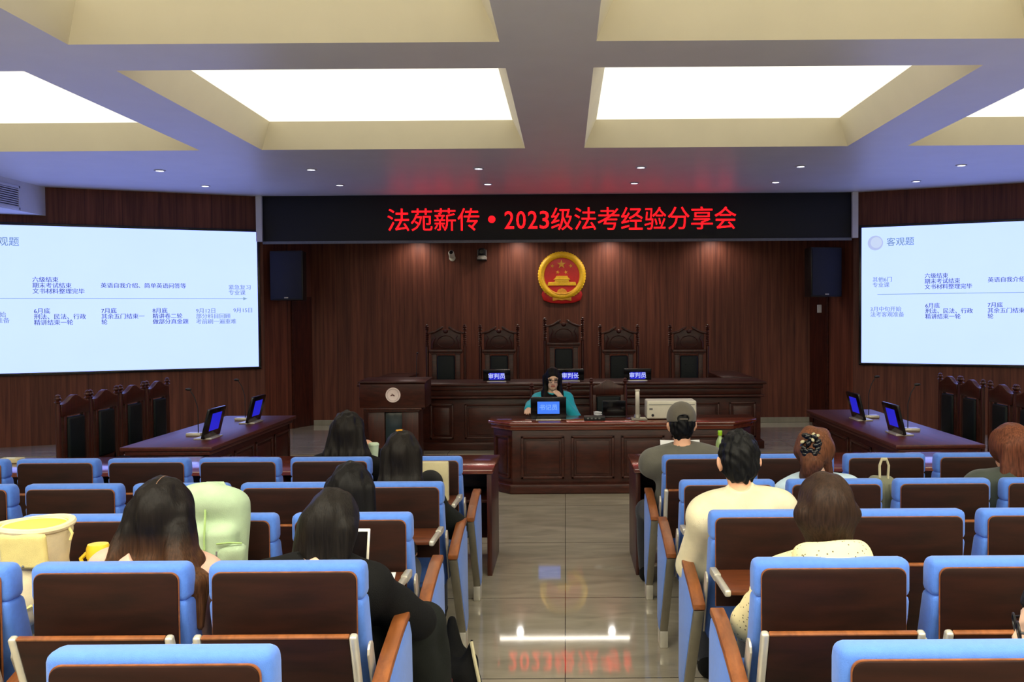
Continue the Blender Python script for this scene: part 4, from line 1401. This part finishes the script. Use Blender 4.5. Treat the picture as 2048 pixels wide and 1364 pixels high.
        s.cut_ell(q(-.031, .098, .004), (.017, .014, .010), R); s.cut_ell(q(.031, .098, .004), (.017, .014, .010), R)
        for i in (-1, 1):
            s.ell(q(i * .080, -.008, -.014), (.010, .022, .034), R, .008)
            s.ell(q(i * .091, -.018, -.004), (.007, .017, .026), R, .006)
        self.arms(s, 0); self.legs(s, 0)
        for i in (-1, 1): self.hand(s, i)
        for i in (-1, 1):
            s.cap(self.A[i] + V3(0, -.03, -.02), self.A[i] + V3(0, .15, -.035), .038, .032, .02)
        o = s.build('body', M[self.skin], self.t)
        return o
    def paint_face(self, o):
        for mm in ('lip', 'eye', 'brow'): o.data.materials.append(M[mm])
        me = o.data
        n = len(me.polygons)
        cen = np.zeros(n * 3, np.float32); me.polygons.foreach_get('center', cen); cen = cen.reshape(-1, 3)
        l = (cen - self.C) @ self.R
        x, y, z = np.abs(l[:, 0]), l[:, 1], l[:, 2]
        idx = np.zeros(n, np.int32)
        idx[(x < .022) & (y > .06) & (z < -.054) & (z > -.070)] = 1
        idx[(((x - .031) / .014) ** 2 + ((z - .003) / .0065) ** 2 < 1) & (y > .05)] = 2
        idx[(x > .014) & (x < .050) & (z > .020) & (z < .028) & (y > .05)] = 3
        me.polygons.foreach_set('material_index', idx)
    def top(self, name, m, g=.016, sleeve=1.0, neck=.03, hem=None, wob=.004, seed=1, extra=None, cell=None, front_open=False):
        s = Sdf(cell or self.cell)
        self.torso(s, g, k=.06)
        if sleeve: self.arms(s, g, .035, sleeve)
        nk = self.shc + self.u * .02
        s.cap(nk, nk + self.u * neck, .062 + g * .5, .060, .03)
        if extra: extra(s)
        s.cut_ell(nk + self.u * (neck + .075), (.072, .078, .062), self.RT)
        if hem is not None: s.cut_plane(self.P + self.u * hem, self.u * 1.0) if False else None
        return s.build(name, M[m], self.t, wob, 26, seed)
    def trousers(self, m='denim', g=.014):
        s = Sdf(self.cell)
        s.ell(self.P, (.175, .138, .12), self.RT, .05)
        self.legs(s, g)
        return s.build('trousers', M[m], self.t, .003, 24, 5)
    def shoes(self, m='black_cloth'):
        s = Sdf(self.cell)
        for i in (-1, 1):
            s.cap(self.A[i] + V3(0, -.035, -.018), self.A[i] + V3(0, .155, -.030), .047, .040, .02)
            s.cap(self.A[i] + V3(0, -.02, .02), self.A[i] + V3(0, .0, -.02), .045, .045, .02)
        lo = min(self.A[-1][2], self.A[1][2]) - .062
        return s.build('shoes', M[m], self.t)
    # ---- hair
    def cap_hair(self, s, w=.094, d=.110, hgt=.120, k=.02):
        s.ell(self.q(0, -.014, .024), (w, d, hgt), self.R, k)
    def face_cut(self, s, low=-.05, wx=.066):
        s.cut_ell(self.q(0, .115, low), (wx, .075, .105), self.R)
    def long_hair(self, m, length, spread=.10, locks=None, name='hair', wob=.0035, seed=2, front=False, w=.094, part=True, wx=.066):
        s = Sdf(min(self.cell, .008))
        self.cap_hair(s, w)
        q = self.q
        zend = self.C[2] - length
        for x in np.linspace(-1, 1, 7):
            a = q(x * .074, -.055 + .02 * abs(x), .02)
            mid = V3(self.C[0] + x * (spread * .92), q(0, -.085, 0)[1] + .018 * abs(x), self.C[2] - .13)
            end = V3(self.C[0] + x * spread * (1 + .08 * math.sin(x * 9)), mid[1] - .012 + .02 * abs(x), zend + .035 * math.sin(x * 7 + seed))
            s.cap(a, mid, .038, .032, .03); s.cap(mid, end, .032, .017, .025)
        if front:
            for i in (-1, 1):
                s.cap(q(i * .078, .02, .03), q(i * .088, .03, -.10), .026, .026, .02)
                s.cap(q(i * .088, .03, -.10), V3(self.C[0] + i * .10, q(0, .05, 0)[1], zend + .06), .026, .020, .02)
        for l in (locks or []):
            s.cap(l[0], l[1], l[2], l[3], .02)
        self.face_cut(s, -.05 if wx < .07 else -.035, wx)
        if part:
            s.cut_ell(q(0, -.02, .150), (.004, .085, .016), self.R)
        return s.build(name, M[m], self.t, wob * 1.1, 150, seed, .07)
    def bob_hair(self, m, length=.13, w=.100, d=.114, name='hair', seed=3, narrow=.8):
        s = Sdf(min(self.cell, .008))
        self.cap_hair(s, w, d)
        q = self.q
        for x in np.linspace(-1, 1, 7):
            a = q(x * .078, -.04 - .02 * (1 - abs(x)), .0)
            s.cap(a, q(x * .082 * narrow, -.052 + .035 * abs(x), -length + .03 * (1 - abs(x)) * 0), .034, .026, .03)
        self.face_cut(s)
        return s.build(name, M[m], self.t, .0035, 150, seed, .07)
    def short_hair(self, m, name='hair', low=-.055):
        s = Sdf(min(self.cell, .007))
        self.cap_hair(s, .085, .106, .112)
        s.ell(self.q(0, -.045, -.025), (.064, .062, .078), self.R, .03)
        self.face_cut(s, -.03, .080)
        for i in (-1, 1):
            s.cut_ell(self.q(i * .092, .006, -.035), (.024, .046, .056), self.R)
        s.cut_plane(self.q(0, 0, low - .02), self.R @ V3(0, .25, -1) * -1) if False else None
        return s.build(name, M[m], self.t, .006, 170, 4)
# ------------------------------------------------------------------ people
def rowloc(row, x):
    y, z = ROWZ[row]
    return (x, y, z)

# woman in teal at the speaker desk, facing the room (-Y world => rotz = pi; her own +x is image left)
p = Person('woman in a teal jacket and glasses seated at the desk, hand raised to her chin', (-.15, 10.72, 0), PI,
           head=(0, .14, 1.225), hip=(0, .0, .53), headrot=(4, -6, 0), cell=.006,
           hands={1: (.29, .80, .795), -1: (-.125, .27, .875)}, poles={1: (.6, -.5, -.5), -1: (-.6, .3, -1)},
           knees={1: (.12, .40, .5), -1: (-.12, .40, .5)}, feet={1: (.12, .36, .07), -1: (-.12, .36, .07)},
           palms={1: (0, 0, -1), -1: (1, -.5, .2)}, skin='skin_pale', curl=.35)
b = p.body(); p.paint_face(b)
p.top('jacket', 'teal_cloth', .018, .92, .02, seed=3)
s = Sdf(.008)
p.torso(s, .026, False)
s.cut_ell(p.shc + p.u * .10, (.075, .09, .09), p.RT)
for i in (-1, 1): s.cut_ell(p.S[i] + p.side * i * .045, (.085, .25, .34), p.RT)
s.build('vest', M['black_cloth'], p.t, .003)
p.trousers(); p.shoes()
q = p.q
p.long_hair('hair_black', .30, .085, locks=[(q(-.080, -.01, .03), q(-.086, .015, -.10), .022, .020), (q(-.086, .015, -.10), q(-.100, .075, -.29), .022, .024),
                                         (q(.080, -.01, .03), q(.086, .015, -.10), .022, .020), (q(.086, .015, -.10), q(.100, .075, -.29), .022, .024)],
            part=False, wx=.084, w=.087)
bm = new()
for sx in (-1, 1):
    c = [q(sx * .033 + .025 * math.cos(a), .100 - .004 * abs(math.cos(a)), .0 + .019 * math.sin(a)) for a in [k * PI / 9 for k in range(18)]]
    tube(bm, c, .0028, 6, closed=True)
    tube(bm, [q(sx * .057, .096, .004), q(sx * .082, .04, .004), q(sx * .086, -.01, .0)], .0024, 6)
tube(bm, [q(-.010, .104, .004), q(0, .108, .006), q(.010, .104, .004)], .0024, 6)
obj('glasses', bm, M['black'], p.t)

# girl with the long ombre hair, fourth row
p = Person('person with long dark hair fading to brown and a pale pink top', rowloc('B', -1.37), 0,
           head=(.0, .24, 1.195), hip=(-.05, .37, .57), neck=.135, headrot=(0, -14, 2), hands={-1: (-.2, .62, .66), 1: (.18, .62, .66)},
           poles={-1: (-.9, -.3, -.6), 1: (.9, -.3, -.6)}, skin='skin_pale', sh=.150)
p.body(); p.top('blouse', 'pink_cloth', .018, 1.0, .015, seed=4); p.trousers(); p.shoes()
q = p.q
p.long_hair('hair_ombre', .34, .135, locks=[(q(.075, -.06, -.05), q(.13, -.10, -.22), .045, .045), (q(.12, -.10, -.22), V3(p.C[0] + .165, .125, .90), .045, .034),
                                          (V3(p.C[0] + .165, .125, .90), V3(p.C[0] + .175, .105, .76), .034, .012),
                                          (q(-.08, -.05, -.05), q(-.15, -.08, -.26), .04, .032)], wob=.0032, w=.098)
bm = new(); tube(bm, [q(.002, y, .0245 + .120 * math.sqrt(max(0, 1 - ((y + .014) / .112) ** 2))) for y in (-.005, -.03, -.055, -.08, -.10)], [.001, .0016, .0016, .0016, .001], 6); obj('hair_parting', bm, M['scalp'], p.t)

# dark-jacketed woman leaning onto the aisle armrest, fourth row
p = Person('person with chin-length dark hair in a black jacket leaning on the aisle armrest', rowloc('B', -.85), 0,
           head=(.02, .36, 1.130), hip=(-.03, .37, .57), headrot=(-14, -20, 6), hands={-1: (-.12, .66, .74), 1: (.10, .66, .70)},
           poles={-1: (-.8, -.3, -.8), 1: (1.5, -.35, -.9)}, knees={1: (.29, .76, .55), -1: (-.10, .76, .55)}, feet={1: (.32, .84, .07), -1: (-.1, .78, .07)}, sh=.165, neck=.15)
p.body()
def big(s):
    s.cap(p.S[1], p.E[1], .066, .062, .04); s.cap(p.E[1], p.W[1], .058, .044, .03)
    s.cap(p.S[-1], p.E[-1], .066, .058, .04)
    s.ell(p.N + V3(0, -.035, -.03), (.10, .085, .06), p.RT, .05)
p.top('jacket', 'black_cloth', .026, 1.0, .07, wob=.008, seed=6, extra=big)
s = Sdf(.010)
s.ell(p.P, (.19, .16, .11), p.RT, .05); p.legs(s, .020)
s.cap(p.K[1] + V3(-.06, -.14, .0), p.K[1] + V3(.03, .0, -.30), .085, .055, .05)
s.build('trousers', M['charcoal_cloth'], p.t, .008, 24, 5)
p.shoes()
p.bob_hair('hair_dark', .165, .095, .110, narrow=1.05)

# third row, black hair, low
p = Person('person with straight black hair seated in the third row, aisle seat', rowloc('C', -.94), 0,
           head=(0, .25, 1.135), hip=(.03, .37, .57), headrot=(-6, -16, 0), sh=.16)
p.body(); p.top('sweater', 'black_cloth', .02, 1.0, .02, seed=8); p.trousers(); p.shoes()
p.long_hair('hair_black', .32, .095, w=.092)
bm = new(); tube(bm, [p.q(.004, y, .0245 + .120 * math.sqrt(max(0, 1 - ((y + .014) / .112) ** 2))) for y in (-.005, -.03, -.055, -.08)], [.001, .0016, .0016, .001], 6); obj('hair_parting', bm, M['scalp'], p.t)

# second row, straight dark hair, elbow on the aisle arm
p = Person('person with smooth shoulder-length dark hair, second row, elbow on the aisle arm', rowloc('D', -.89), 0,
           head=(0, .24, 1.20), hip=(0, .37, .57), headrot=(0, -8, 0), hands={1: (.15, .62, .74), -1: (-.15, .6, .70)},
           poles={1: (.9, -.3, -1), -1: (-.8, -.3, -.8)}, sh=.155, neck=.205)
p.body(); p.top('jacket', 'charcoal_cloth', .022, 1.0, .02, wob=.006, seed=9); p.trousers(); p.shoes()
p.long_hair('hair_dark', .30, .092, w=.095, part=False)
bm = new(); box(bm, -.018, .018, -.006, .006, -.004, .004, .002, 2, Matrix.Translation(tuple(p.q(-.01, -.05, .142))) @ Matrix.Rotation(.7, 4, 'Z'))
obj('hair_slide', bm, M['gold_dull'], p.t)

# front row, long loose hair
p = Person('person with long loose dark hair in the front row, holding a pale green cup', rowloc('E', -1.39), 0,
           head=(0, .26, 1.215), hip=(-.03, .37, .57), headrot=(-12, -4, 0), hands={1: (.135, .50, .93), -1: (-.14, .85, .79)},
           poles={1: (.7, -.2, -1), -1: (-.8, -.3, -.6)}, palms={1: (-1, .2, 0)}, sh=.18)
p.body(); p.top('sweater', 'black_cloth', .024, .95, .02, seed=10); p.trousers(); p.shoes()
q = p.q
p.long_hair('hair_dark', .36, .125, w=.098, wob=.006, part=False)
t = thing('paper_cup', 'pale green paper cup held up beside the long loose hair in the front row', 'cup', tuple(V3(*rowloc('E', -1.39)) + p.W[1] + V3(-.01, -.075, -.025)))
bm = new(); lathe(bm, [(.026, 0), (.034, .10), (.031, .10), (.024, .004), (0, .004)], 20); obj('cup_body', bm, M['mint_paper'], t)
bm = new(); lathe(bm, [(.036, .098), (.036, .106), (.030, .114), (0, .114)], 20); obj('lid', bm, M['mint_paper'], t)

# man in the cap, front row
p = Person('man in a grey cap and dark grey jacket leaning on the front desk', rowloc('E', .75), 0, skin='skin',
           head=(0, .37, 1.245), hip=(.02, .37, .57), headrot=(0, -6, 0), hands={-1: (-.12, .93, .81), 1: (.22, .93, .81)},
           poles={-1: (-1.2, -.35, -.75), 1: (1.2, -.35, -.7)}, knees={-1: (-.20, .72, .5), 1: (.13, .72, .5)}, feet={-1: (-.2, .74, .07), 1: (.13, .74, .07)}, sh=.195)
p.body()
def bulk(s):
    for i in (-1, 1):
        s.cap(p.S[i], p.E[i], .068, .062, .03); s.cap(p.E[i], p.W[i], .060, .045, .03)
    s.cap(p.N + V3(-.05, -.02, -.04), p.N + V3(.05, -.02, -.04), .068, .068, .03)
    s.ell(p.P + V3(-.02, -.02, .0), (.20, .15, .17), None, .06)
p.top('jacket', 'grey_cloth', .026, 1.0, .06, wob=.007, seed=11, extra=bulk)
p.trousers(); p.shoes()
p.short_hair('hair_short')
q = p.q
s = Sdf(.006)
s.ell(q(0, -.012, .045), (.096, .116, .108), p.R, .01)
s.cut_plane(q(0, 0, .030), p.R @ V3(0, .12, 1)) if False else None
s.cut_ell(q(0, -.012, -.060), (.16, .20, .095), p.R)
s.cut_ell(q(0, -.125, .040), (.042, .05, .026), p.R)
s.build('cap', M['cap_cloth'], p.t, .001)
bm = new()
prism(bm, [(.085 * math.sin(a), .05 + .10 * math.cos(a)) for a in [(-1.25 + 2.5 * k / 14) for k in range(15)]] + [(.06, .06), (-.06, .06)], .033, .040, 'Z', r=.002)
br = obj('cap_brim', bm, M['cap_cloth'], p.t); br.matrix_local = Matrix.Translation(tuple(p.C)) @ Matrix([list(r) + [0] for r in p.R] + [[0, 0, 0, 1]]) @ Matrix.Translation((0, .02, 0))
bm = new(); tube(bm, [q(.05 * math.sin(a), -.012 - .114 * math.cos(a), .036) for a in [-.55 + 1.1 * k / 8 for k in range(9)]], .006, 6)
obj('cap_strap', bm, M['cap_cloth'], p.t)

# man in the cream shirt, third row
p = Person('man with short black hair in a cream yellow shirt, third row', rowloc('C', .755), 0, skin='skin',
           head=(0, .27, 1.268), hip=(.05, .37, .57), headrot=(0, -8, 0), hands={-1: (-.16, .62, .68), 1: (.20, .64, .72)},
           poles={-1: (-.25, -.5, -1), 1: (.4, -.4, -1)}, sh=.168, neck=.165)
p.body()
def shirt(s):
    for i in (-1, 1): s.cap(p.S[i] - V3(i * .01, 0, .01), p.E[i], .060, .056, .03)
    s.cap(p.N + V3(-.02, -.012, -.02), p.N + V3(.02, -.012, -.02), .060, .060, .02)
    s.ell(p.P + V3(-.02, -.01, .14), (.17, .13, .20), None, .06)
p.top('shirt', 'cream_cloth', .016, 1.0, .08, wob=.007, seed=12, extra=shirt)
p.trousers(); p.shoes(); p.short_hair('hair_short')

# woman with the claw clip, second row
p = Person('woman with chestnut hair twisted up in a black patterned claw clip', rowloc('D', 1.355), 0, skin='skin_pale',
           head=(0, .26, 1.205), hip=(.03, .37, .57), headrot=(-16, -10, -4), hands={-1: (-.14, .60, .66), 1: (.15, .6, .66)},
           poles={-1: (-1, -.3, -.8), 1: (.7, -.3, -1)}, sh=.165)
p.body(); p.top('blouse', 'blue_grey_cloth', .024, 1.0, .02, wob=.005, seed=13); p.trousers(); p.shoes()
q = p.q
s = Sdf(.007)
p.cap_hair(s, .108, .122, .122)
s.cap(q(0, -.09, .04), q(-.02, -.115, -.05), .050, .055, .03); s.cap(q(-.02, -.11, -.06), q(-.045, -.09, -.16), .055, .038, .03)
s.cap(q(-.03, -.085, -.10), q(-.085, -.06, -.17), .035, .02, .02); s.cap(q(.06, -.05, -.03), q(.075, -.03, -.17), .03, .012, .02)
p.face_cut(s, -.05, .072)
s.build('hair', M['hair_brown'], p.t, .005, 70, 3)
bm = new(); bm2 = new()
rnd = random.Random(5)
for k in range(26):
    x, z = rnd.uniform(-.045, .04), rnd.uniform(-.055, .055)
    c = q(x - .012, -.140 - .012 * math.cos(x * 30) - .006 * rnd.random(), .035 + z)
    pale = z > .018 and k % 3 == 0
    ball(bm2 if pale else bm, (0, 0, 0), (.013, .010, .009) if pale else (.020, .013, .014), 8, Matrix.Translation(tuple(c)) @ Matrix.Rotation(rnd.uniform(-1, 1), 4, 'Y'))
for sx in (-1, 1):
    for k in range(4):
        tube(bm, [q(sx * .012 - .012, -.150, .06 - k * .03), q(sx * .036 - .012, -.143, .05 - k * .03), q(sx * .056 - .012, -.115, .035 - k * .03)], .006, 6)
cl = obj('claw_clip', bm, M['black_gloss'], p.t); obj('pale_clip_beads', bm2, M['beige'], cl)

# auburn bob, dark jacket, second row far side
p = Person('person with an auburn bob in a dark jacket, at the photo edge', rowloc('D', 2.40), 0,
           head=(.02, .26, 1.215), hip=(0, .37, .57), headrot=(22, -16, 8), hands={-1: (-.12, .62, .66), 1: (.18, .6, .66)}, sh=.185)
p.body()
def collar(s):
    s.cap(p.N + V3(-.04, -.04, -.03), p.N + V3(.05, -.03, -.03), .066, .066, .03)
    for i in (-1, 1): s.cap(p.S[i], p.E[i], .078, .068, .05)
p.top('jacket', 'forest_cloth', .034, 1.0, .05, wob=.007, seed=14, extra=collar); p.trousers(); p.shoes()
p.bob_hair('hair_auburn', .145, .108, .122, narrow=1.05)

# bowl-cut girl, fourth row far side
p = Person('person with a rounded dark brown bob and cream dotted hood', rowloc('B', .875), 0, skin='skin_pale',
           head=(0, .24, 1.198), hip=(-.02, .37, .57), headrot=(0, -10, 0), hands={-1: (-.14, .62, .70), 1: (.15, .62, .70)}, sh=.150)
p.body()
def hood(s):
    s.ell(p.N + V3(0, -.075, -.035), (.115, .055, .045), p.RT, .03)
    s.cap(p.N + V3(-.10, -.03, -.03), p.N + V3(-.02, -.07, -.055), .028, .03, .03)
    s.cap(p.N + V3(.10, -.03, -.04), p.N + V3(.02, -.07, -.055), .028, .03, .03)
p.top('hooded_top', 'dotted', .016, 1.0, .0, wob=.004, seed=15)
s = Sdf(.007)
for k in range(8):
    a0, a1 = [PI * (1.02 + .96 * kk / 8) for kk in (k, k + 1)]
    f = lambda a: p.N + V3(.092 * math.cos(a), -.005 + .085 * math.sin(a), .050 - .022 * math.sin(a))
    s.cap(f(a0), f(a1), .030, .030, .03); s.cap(f(a0) + V3(0, -.012, -.045), f(a1) + V3(0, -.012, -.045), .036, .036, .04)
s.build('hood', M['dotted'], p.t, .004, 40, 3); p.trousers(); p.shoes()
p.bob_hair('hair_bowl', .088, .093, .118, narrow=.56)

# sliver of a person in glasses at the photo's corner, rearmost row
p = Person('person in thin dark glasses cut off by the bottom photo corner', rowloc('A', 1.195), 0, skin='skin_pale',
           head=(.0, .245, 1.063), hip=(.17, .37, .57), headrot=(72, -6, 0), hands={-1: (.05, .62, .66), 1: (.3, .62, .66)}, sh=.165)
p.body(); p.top('sweater', 'black_cloth', .02, 1.0, .02, seed=16); p.trousers(); p.shoes()
q = p.q
s = Sdf(.008)
p.cap_hair(s, .086, .108, .118); s.ell(q(.0, -.06, -.03), (.07, .06, .10), p.R, .03)
p.face_cut(s, -.04, .085)
for i in (-1, 1): s.cut_ell(q(i * .092, .03, -.03), (.03, .07, .075), p.R)
s.build('hair', M['hair_black'], p.t, .002, 60, 3)
bm = new()
for sx in (-1, 1):
    tube(bm, [q(sx * .033 + .027 * math.cos(a), .102, .002 + .021 * math.sin(a)) for a in [k * PI / 9 for k in range(18)]], .003, 6, closed=True)
    tube(bm, [q(sx * .060, .100, .006), q(sx * .086, .04, .006), q(sx * .092, -.012, .002), q(sx * .090, -.03, -.02)], .0035, 6)
obj('glasses', bm, M['black'], p.t)

# ------------------------------------------------------------------ bags and small things among the seats
def tab_z(row): return ROWZ[row][1] + .755
# mint backpack on the open tablet
zt = tab_z('C')
t = thing('backpack', 'mint green backpack beside the long-haired girl', 'backpack', (-1.385, 3.60, zt - .0))
t.scale = (1.04, 1, .93)
s = Sdf(.008)
s.box((0, 0, .20), (.135, .065, .195), Matrix.Rotation(.0, 3, 'X'), .06)
s.ell((-.02, -.02, .36), (.11, .07, .07), None, .05); s.box((.03, -.075, .14), (.085, .035, .12), None, .035, .03)
s.build('bag_body', M['mint'], t, .006, 22, 2)
s = Sdf(.008); s.box((.10, -.09, .10), (.05, .022, .09), None, .02); s.build('side_pocket', M['mint'], t, .006, 50, 3)
bm = new(); tube(bm, [(.0, -.068, .39), (.005, -.090, .30), (.008, -.112, .22), (.01, -.115, .05)], .004, 6); tube(bm, [(.055, -.118, .20), (.10, -.118, .205), (.145, -.108, .20)], .004, 6); obj('seam', bm, M['mint_dark'], t)
bm = new(); tube(bm, [(-.09, -.05, .39), (-.125, -.085, .33), (-.10, -.10, .27)], .010, 6); tube(bm, [(-.05, .0, .405), (-.03, .03, .42), (.03, .03, .42), (.05, .0, .405)], .008, 6); obj('strap', bm, M['mint'], t)
bm = new(); box(bm, .052, .058, -.122, -.116, .13, .17, .002); obj('zip_pull', bm, M['grey_plastic'], t)

# yellow bag
t = thing('yellow_bag', 'cream and soft yellow bag with a flap pocket and open yellow rim', 'bag', (-1.945, 3.36, zt))
t.scale = (.84, .84, .80)
s = Sdf(.009)
s.cap((0, .0, .09), (0, .0, .33), .115, .15, .03); s.box((0, 0, .08), (.13, .09, .08), None, .05, .06)
s.cap((-.02, -.06, -.02), (.0, -.02, .1), .07, .10, .06)
s.cut_plane((0, 0, .368), (0, 0, -1)); s.cut_ell((0, 0, .42), (.132, .132, .12))
s.build('bag_body', M['cream_bag'], t, .006, 20, 4)
bm = new(); tube(bm, [(.148 * math.cos(a), .148 * math.sin(a), .365 + .006 * math.sin(2 * a)) for a in [k * PI / 16 for k in range(32)]], .016, 8, closed=True); obj('rim', bm, M['cream_bag'], t)
bm = new(); lathe(bm, [(.139, .368), (.128, .372), (.120, .33), (.10, .30), (0, .29)], 32); obj('yellow_lining', bm, M['yellow_bright'], t)
s = Sdf(.007); s.box((.035, -.140, .280), (.098, .016, .080), Matrix.Rotation(.10, 3, 'X'), .015); s.build('flap_pocket', M['yellow'], t, .002, 20, 4)
bm = new(); ball(bm, (.035, -.150, .215), .006, 10); obj('flap_stud', bm, M['grey_plastic'], t)
bm = new(); tube(bm, [(.15, -.01, .36), (.175, -.02, .33), (.17, -.03, .30)], .006, 6); obj('strap', bm, M['yellow'], t)
bm = new(); tube(bm, [(-.06, -.11, .02), (.0, -.12, .0), (.05, -.11, .03)], .014, 6); obj('fold', bm, M['yellow'], t)

t = thing('yellow_cup', 'bright yellow lidded cup between the yellow bag and the long-haired girl', 'cup', (-1.755, 3.44, zt))
bm = new(); lathe(bm, [(0, 0), (.034, 0), (.037, .02), (.037, .155), (.034, .16), (0, .16)], 24); obj('cup_body', bm, M['yellow_bright'], t)
bm = new(); lathe(bm, [(.040, .15), (.041, .185), (.036, .20), (0, .202)], 24); obj('lid', bm, M['yellow_bright'], t)
bm = new(); tube(bm, [(-.036, -.01, .17), (-.055, -.02, .15), (-.045, -.02, .12)], .008, 6); obj('clip', bm, M['yellow_bright'], t)

# tablet computer held by the leaning woman
t = thing('tablet_computer', 'white-framed tablet with a black screen propped before the leaning black-jacketed person', 'tablet', (-.842, 3.47, zt))
T = Matrix.Rotation(math.radians(-18), 4, 'X')
bm = new(); box(bm, -.085, .085, 0, .008, 0, .24, .004, 2, T); obj('frame', bm, M['silver'], t)
bm = new(); box(bm, -.076, .076, -.001, .002, .012, .228, .001, 1, T); obj('dark_screen', bm, M['black_gloss'], t)
# papers, pencil case
bm = new(); box(bm, -.62, -.53, 3.36, 3.62, zt + .001, zt + .004)
bm = new(); box(bm, -.09, .09, -.12, .12, 0, .004)
o = obj('paper_sheet', bm, M['paper']); o.location = (-.77, 3.60, zt + .001); o.rotation_euler = (0, 0, .12); tag(o, 'white papers on the open tablet of the third row aisle seat', 'paper')
t = thing('pencil_case', 'dark grey pencil case on the open tablet beyond the cap-wearer side aisle arm', 'pencil case', (.865, 3.60, zt))
bm = new(); tube(bm, [(-.11, 0, .028), (-.10, 0, .028), (.10, 0, .028), (.11, 0, .028)], [.018, .027, .027, .018], 12); obj('case_body', bm, M['forest_cloth'], t)
bm = new(); tube(bm, [(-.10, 0, .056), (.10, 0, .056)], .003, 6); obj('zip', bm, M['black'], t)

# beige bag with black arch, hung before the front-row aisle seat back
t = thing('tote_bag', 'beige panel with a black arch in front of the front row aisle seat back', 'bag', (-.80, 5.44, tab_z('E')))
bm = new(); box(bm, -.105, .105, -.02, .02, 0, .235, .008); obj('bag_body', bm, M['beige'], t)
bm = new()
pts = [(-.075, .0), (.075, .0)] + [(.075 * math.cos(a), .115 + .075 * math.sin(a)) for a in [k * PI / 14 for k in range(15)]]
prism(bm, pts, -.024, -.019, 'Y', r=.001); obj('black_arch', bm, M['black'], t)

# olive backpack with a pale loop handle
t = thing('olive_backpack', 'olive backpack with a pale loop handle between two second row seats', 'backpack', (1.735, 5.06, .455))
t.scale = (.62, .9, .97)
s = Sdf(.009); s.box((0, 0, .26), (.13, .08, .26), None, .07); s.build('bag_body', M['olive'], t, .006, 18, 3)
bm = new(); tube(bm, [(-.035, -.03, .50), (-.04, -.035, .58), (-.02, -.035, .615), (.02, -.035, .615), (.04, -.035, .58), (.035, -.03, .50)], .011, 8); obj('loop_handle', bm, M['beige'], t)
bm = new(); tube(bm, [(-.03, -.07, .48), (-.04, -.095, .40), (-.045, -.095, .25), (-.05, -.08, .08)], .018, 8); tube(bm, [(.04, -.07, .48), (.05, -.095, .40), (.05, -.095, .25)], .018, 8); obj('strap', bm, M['olive'], t)

# black bag on the aisle floor
t = thing('black_bag', 'black slouching tote bag on the aisle floor by the chair legs', 'bag', (-.50, 4.12, .05))
s = Sdf(.008)
s.box((0, 0, .13), (.09, .14, .13), None, .05, .03)
s.cap((-.02, .06, .22), (-.03, .10, .40), .06, .02, .05); s.cap((.05, -.05, .2), (.075, -.06, .36), .055, .012, .05); s.cap((.06, -.09, .10), (.13, -.14, .02), .08, .05, .06)
s.build('bag_body', M['black_cloth'], t, .008, 22, 7)
bm = new(); tube(bm, [(.075, -.07, .36), (.09, -.10, .30), (.115, -.13, .20), (.14, -.16, .12)], .008, 6); obj('pale_edge', bm, M['beige'], t)
bm = new(); tube(bm, [(-.06, .06, .30), (-.085, .02, .42), (-.07, -.02, .47), (-.06, -.05, .38), (-.05, -.08, .24)], .008, 6)
obj('chain_handle', bm, M['grey_plastic'], t)
t = thing('handbag', 'black bag with maroon lining slumped beside the leaning woman', 'bag', (-.56, 3.92, .05))
s = Sdf(.008); s.box((0, 0, .11), (.06, .12, .11), None, .04, .03); s.build('bag_body', M['black_cloth'], t, .006, 22, 8)
bm = new(); tube(bm, [(.04, -.10, .19), (.062, -.05, .235), (.05, .04, .225)], .012, 6); obj('lining_edge', bm, M['maroon'], t)

# things on the audience desk at the man in the cap
t = thing('open_booklet', 'white open booklet propped before the man in the cap', 'booklet', (.86, 6.92, .76))
bm = new(); box(bm, -.15, .0, 0, .006, 0, .15, .001, 1, Matrix.Rotation(math.radians(-28), 4, 'X') @ Matrix.Rotation(.12, 4, 'Z')); box(bm, 0, .15, 0, .006, 0, .15, .001, 1, Matrix.Rotation(math.radians(-28), 4, 'X') @ Matrix.Rotation(-.12, 4, 'Z')); obj('pages', bm, M['paper'], t)
bm = new(); box(bm, -.12, .12, .06, .09, 0, .03, .003); obj('stand', bm, M['grey_plastic'], t)
t = thing('drink_bottle', 'pale green drink bottle with a lime cap on the front desk', 'bottle', (1.135, 6.80, .76))
bm = new(); lathe(bm, [(0, 0), (.030, 0), (.032, .02), (.032, .13), (.028, .155), (.013, .185), (.012, .20), (0, .20)], 20); obj('bottle_body', bm, M['bottle'], t)
bm = new(); lathe(bm, [(.015, .195), (.0165, .20), (.0165, .228), (.014, .232), (0, .232)], 18); obj('lime_cap', bm, M['lime'], t)
t = thing('water_bottle', 'clear water bottle with a white cap behind the cream-shirted man', 'bottle', (1.235, 6.82, .76))
bm = new(); lathe(bm, [(0, 0), (.030, 0), (.032, .02), (.032, .13), (.028, .155), (.013, .185), (.012, .19), (0, .19)], 20); obj('bottle_body', bm, M['smoked'], t)
bm = new(); lathe(bm, [(.015, .185), (.016, .19), (.016, .212), (.014, .215), (0, .215)], 18); obj('white_cap', bm, M['white'], t)
t = thing('tissue_box', 'small beige box at the lectern side desk end by the photo edge', 'box', (-4.22, 7.0, .76))
bm = new(); box(bm, -.08, .08, -.05, .05, 0, .03, .003); obj('carton', bm, M['beige'], t)
bm = new(); box(bm, -.03, .03, -.01, .01, .03, .034); obj('slot', bm, M['paper'], t)
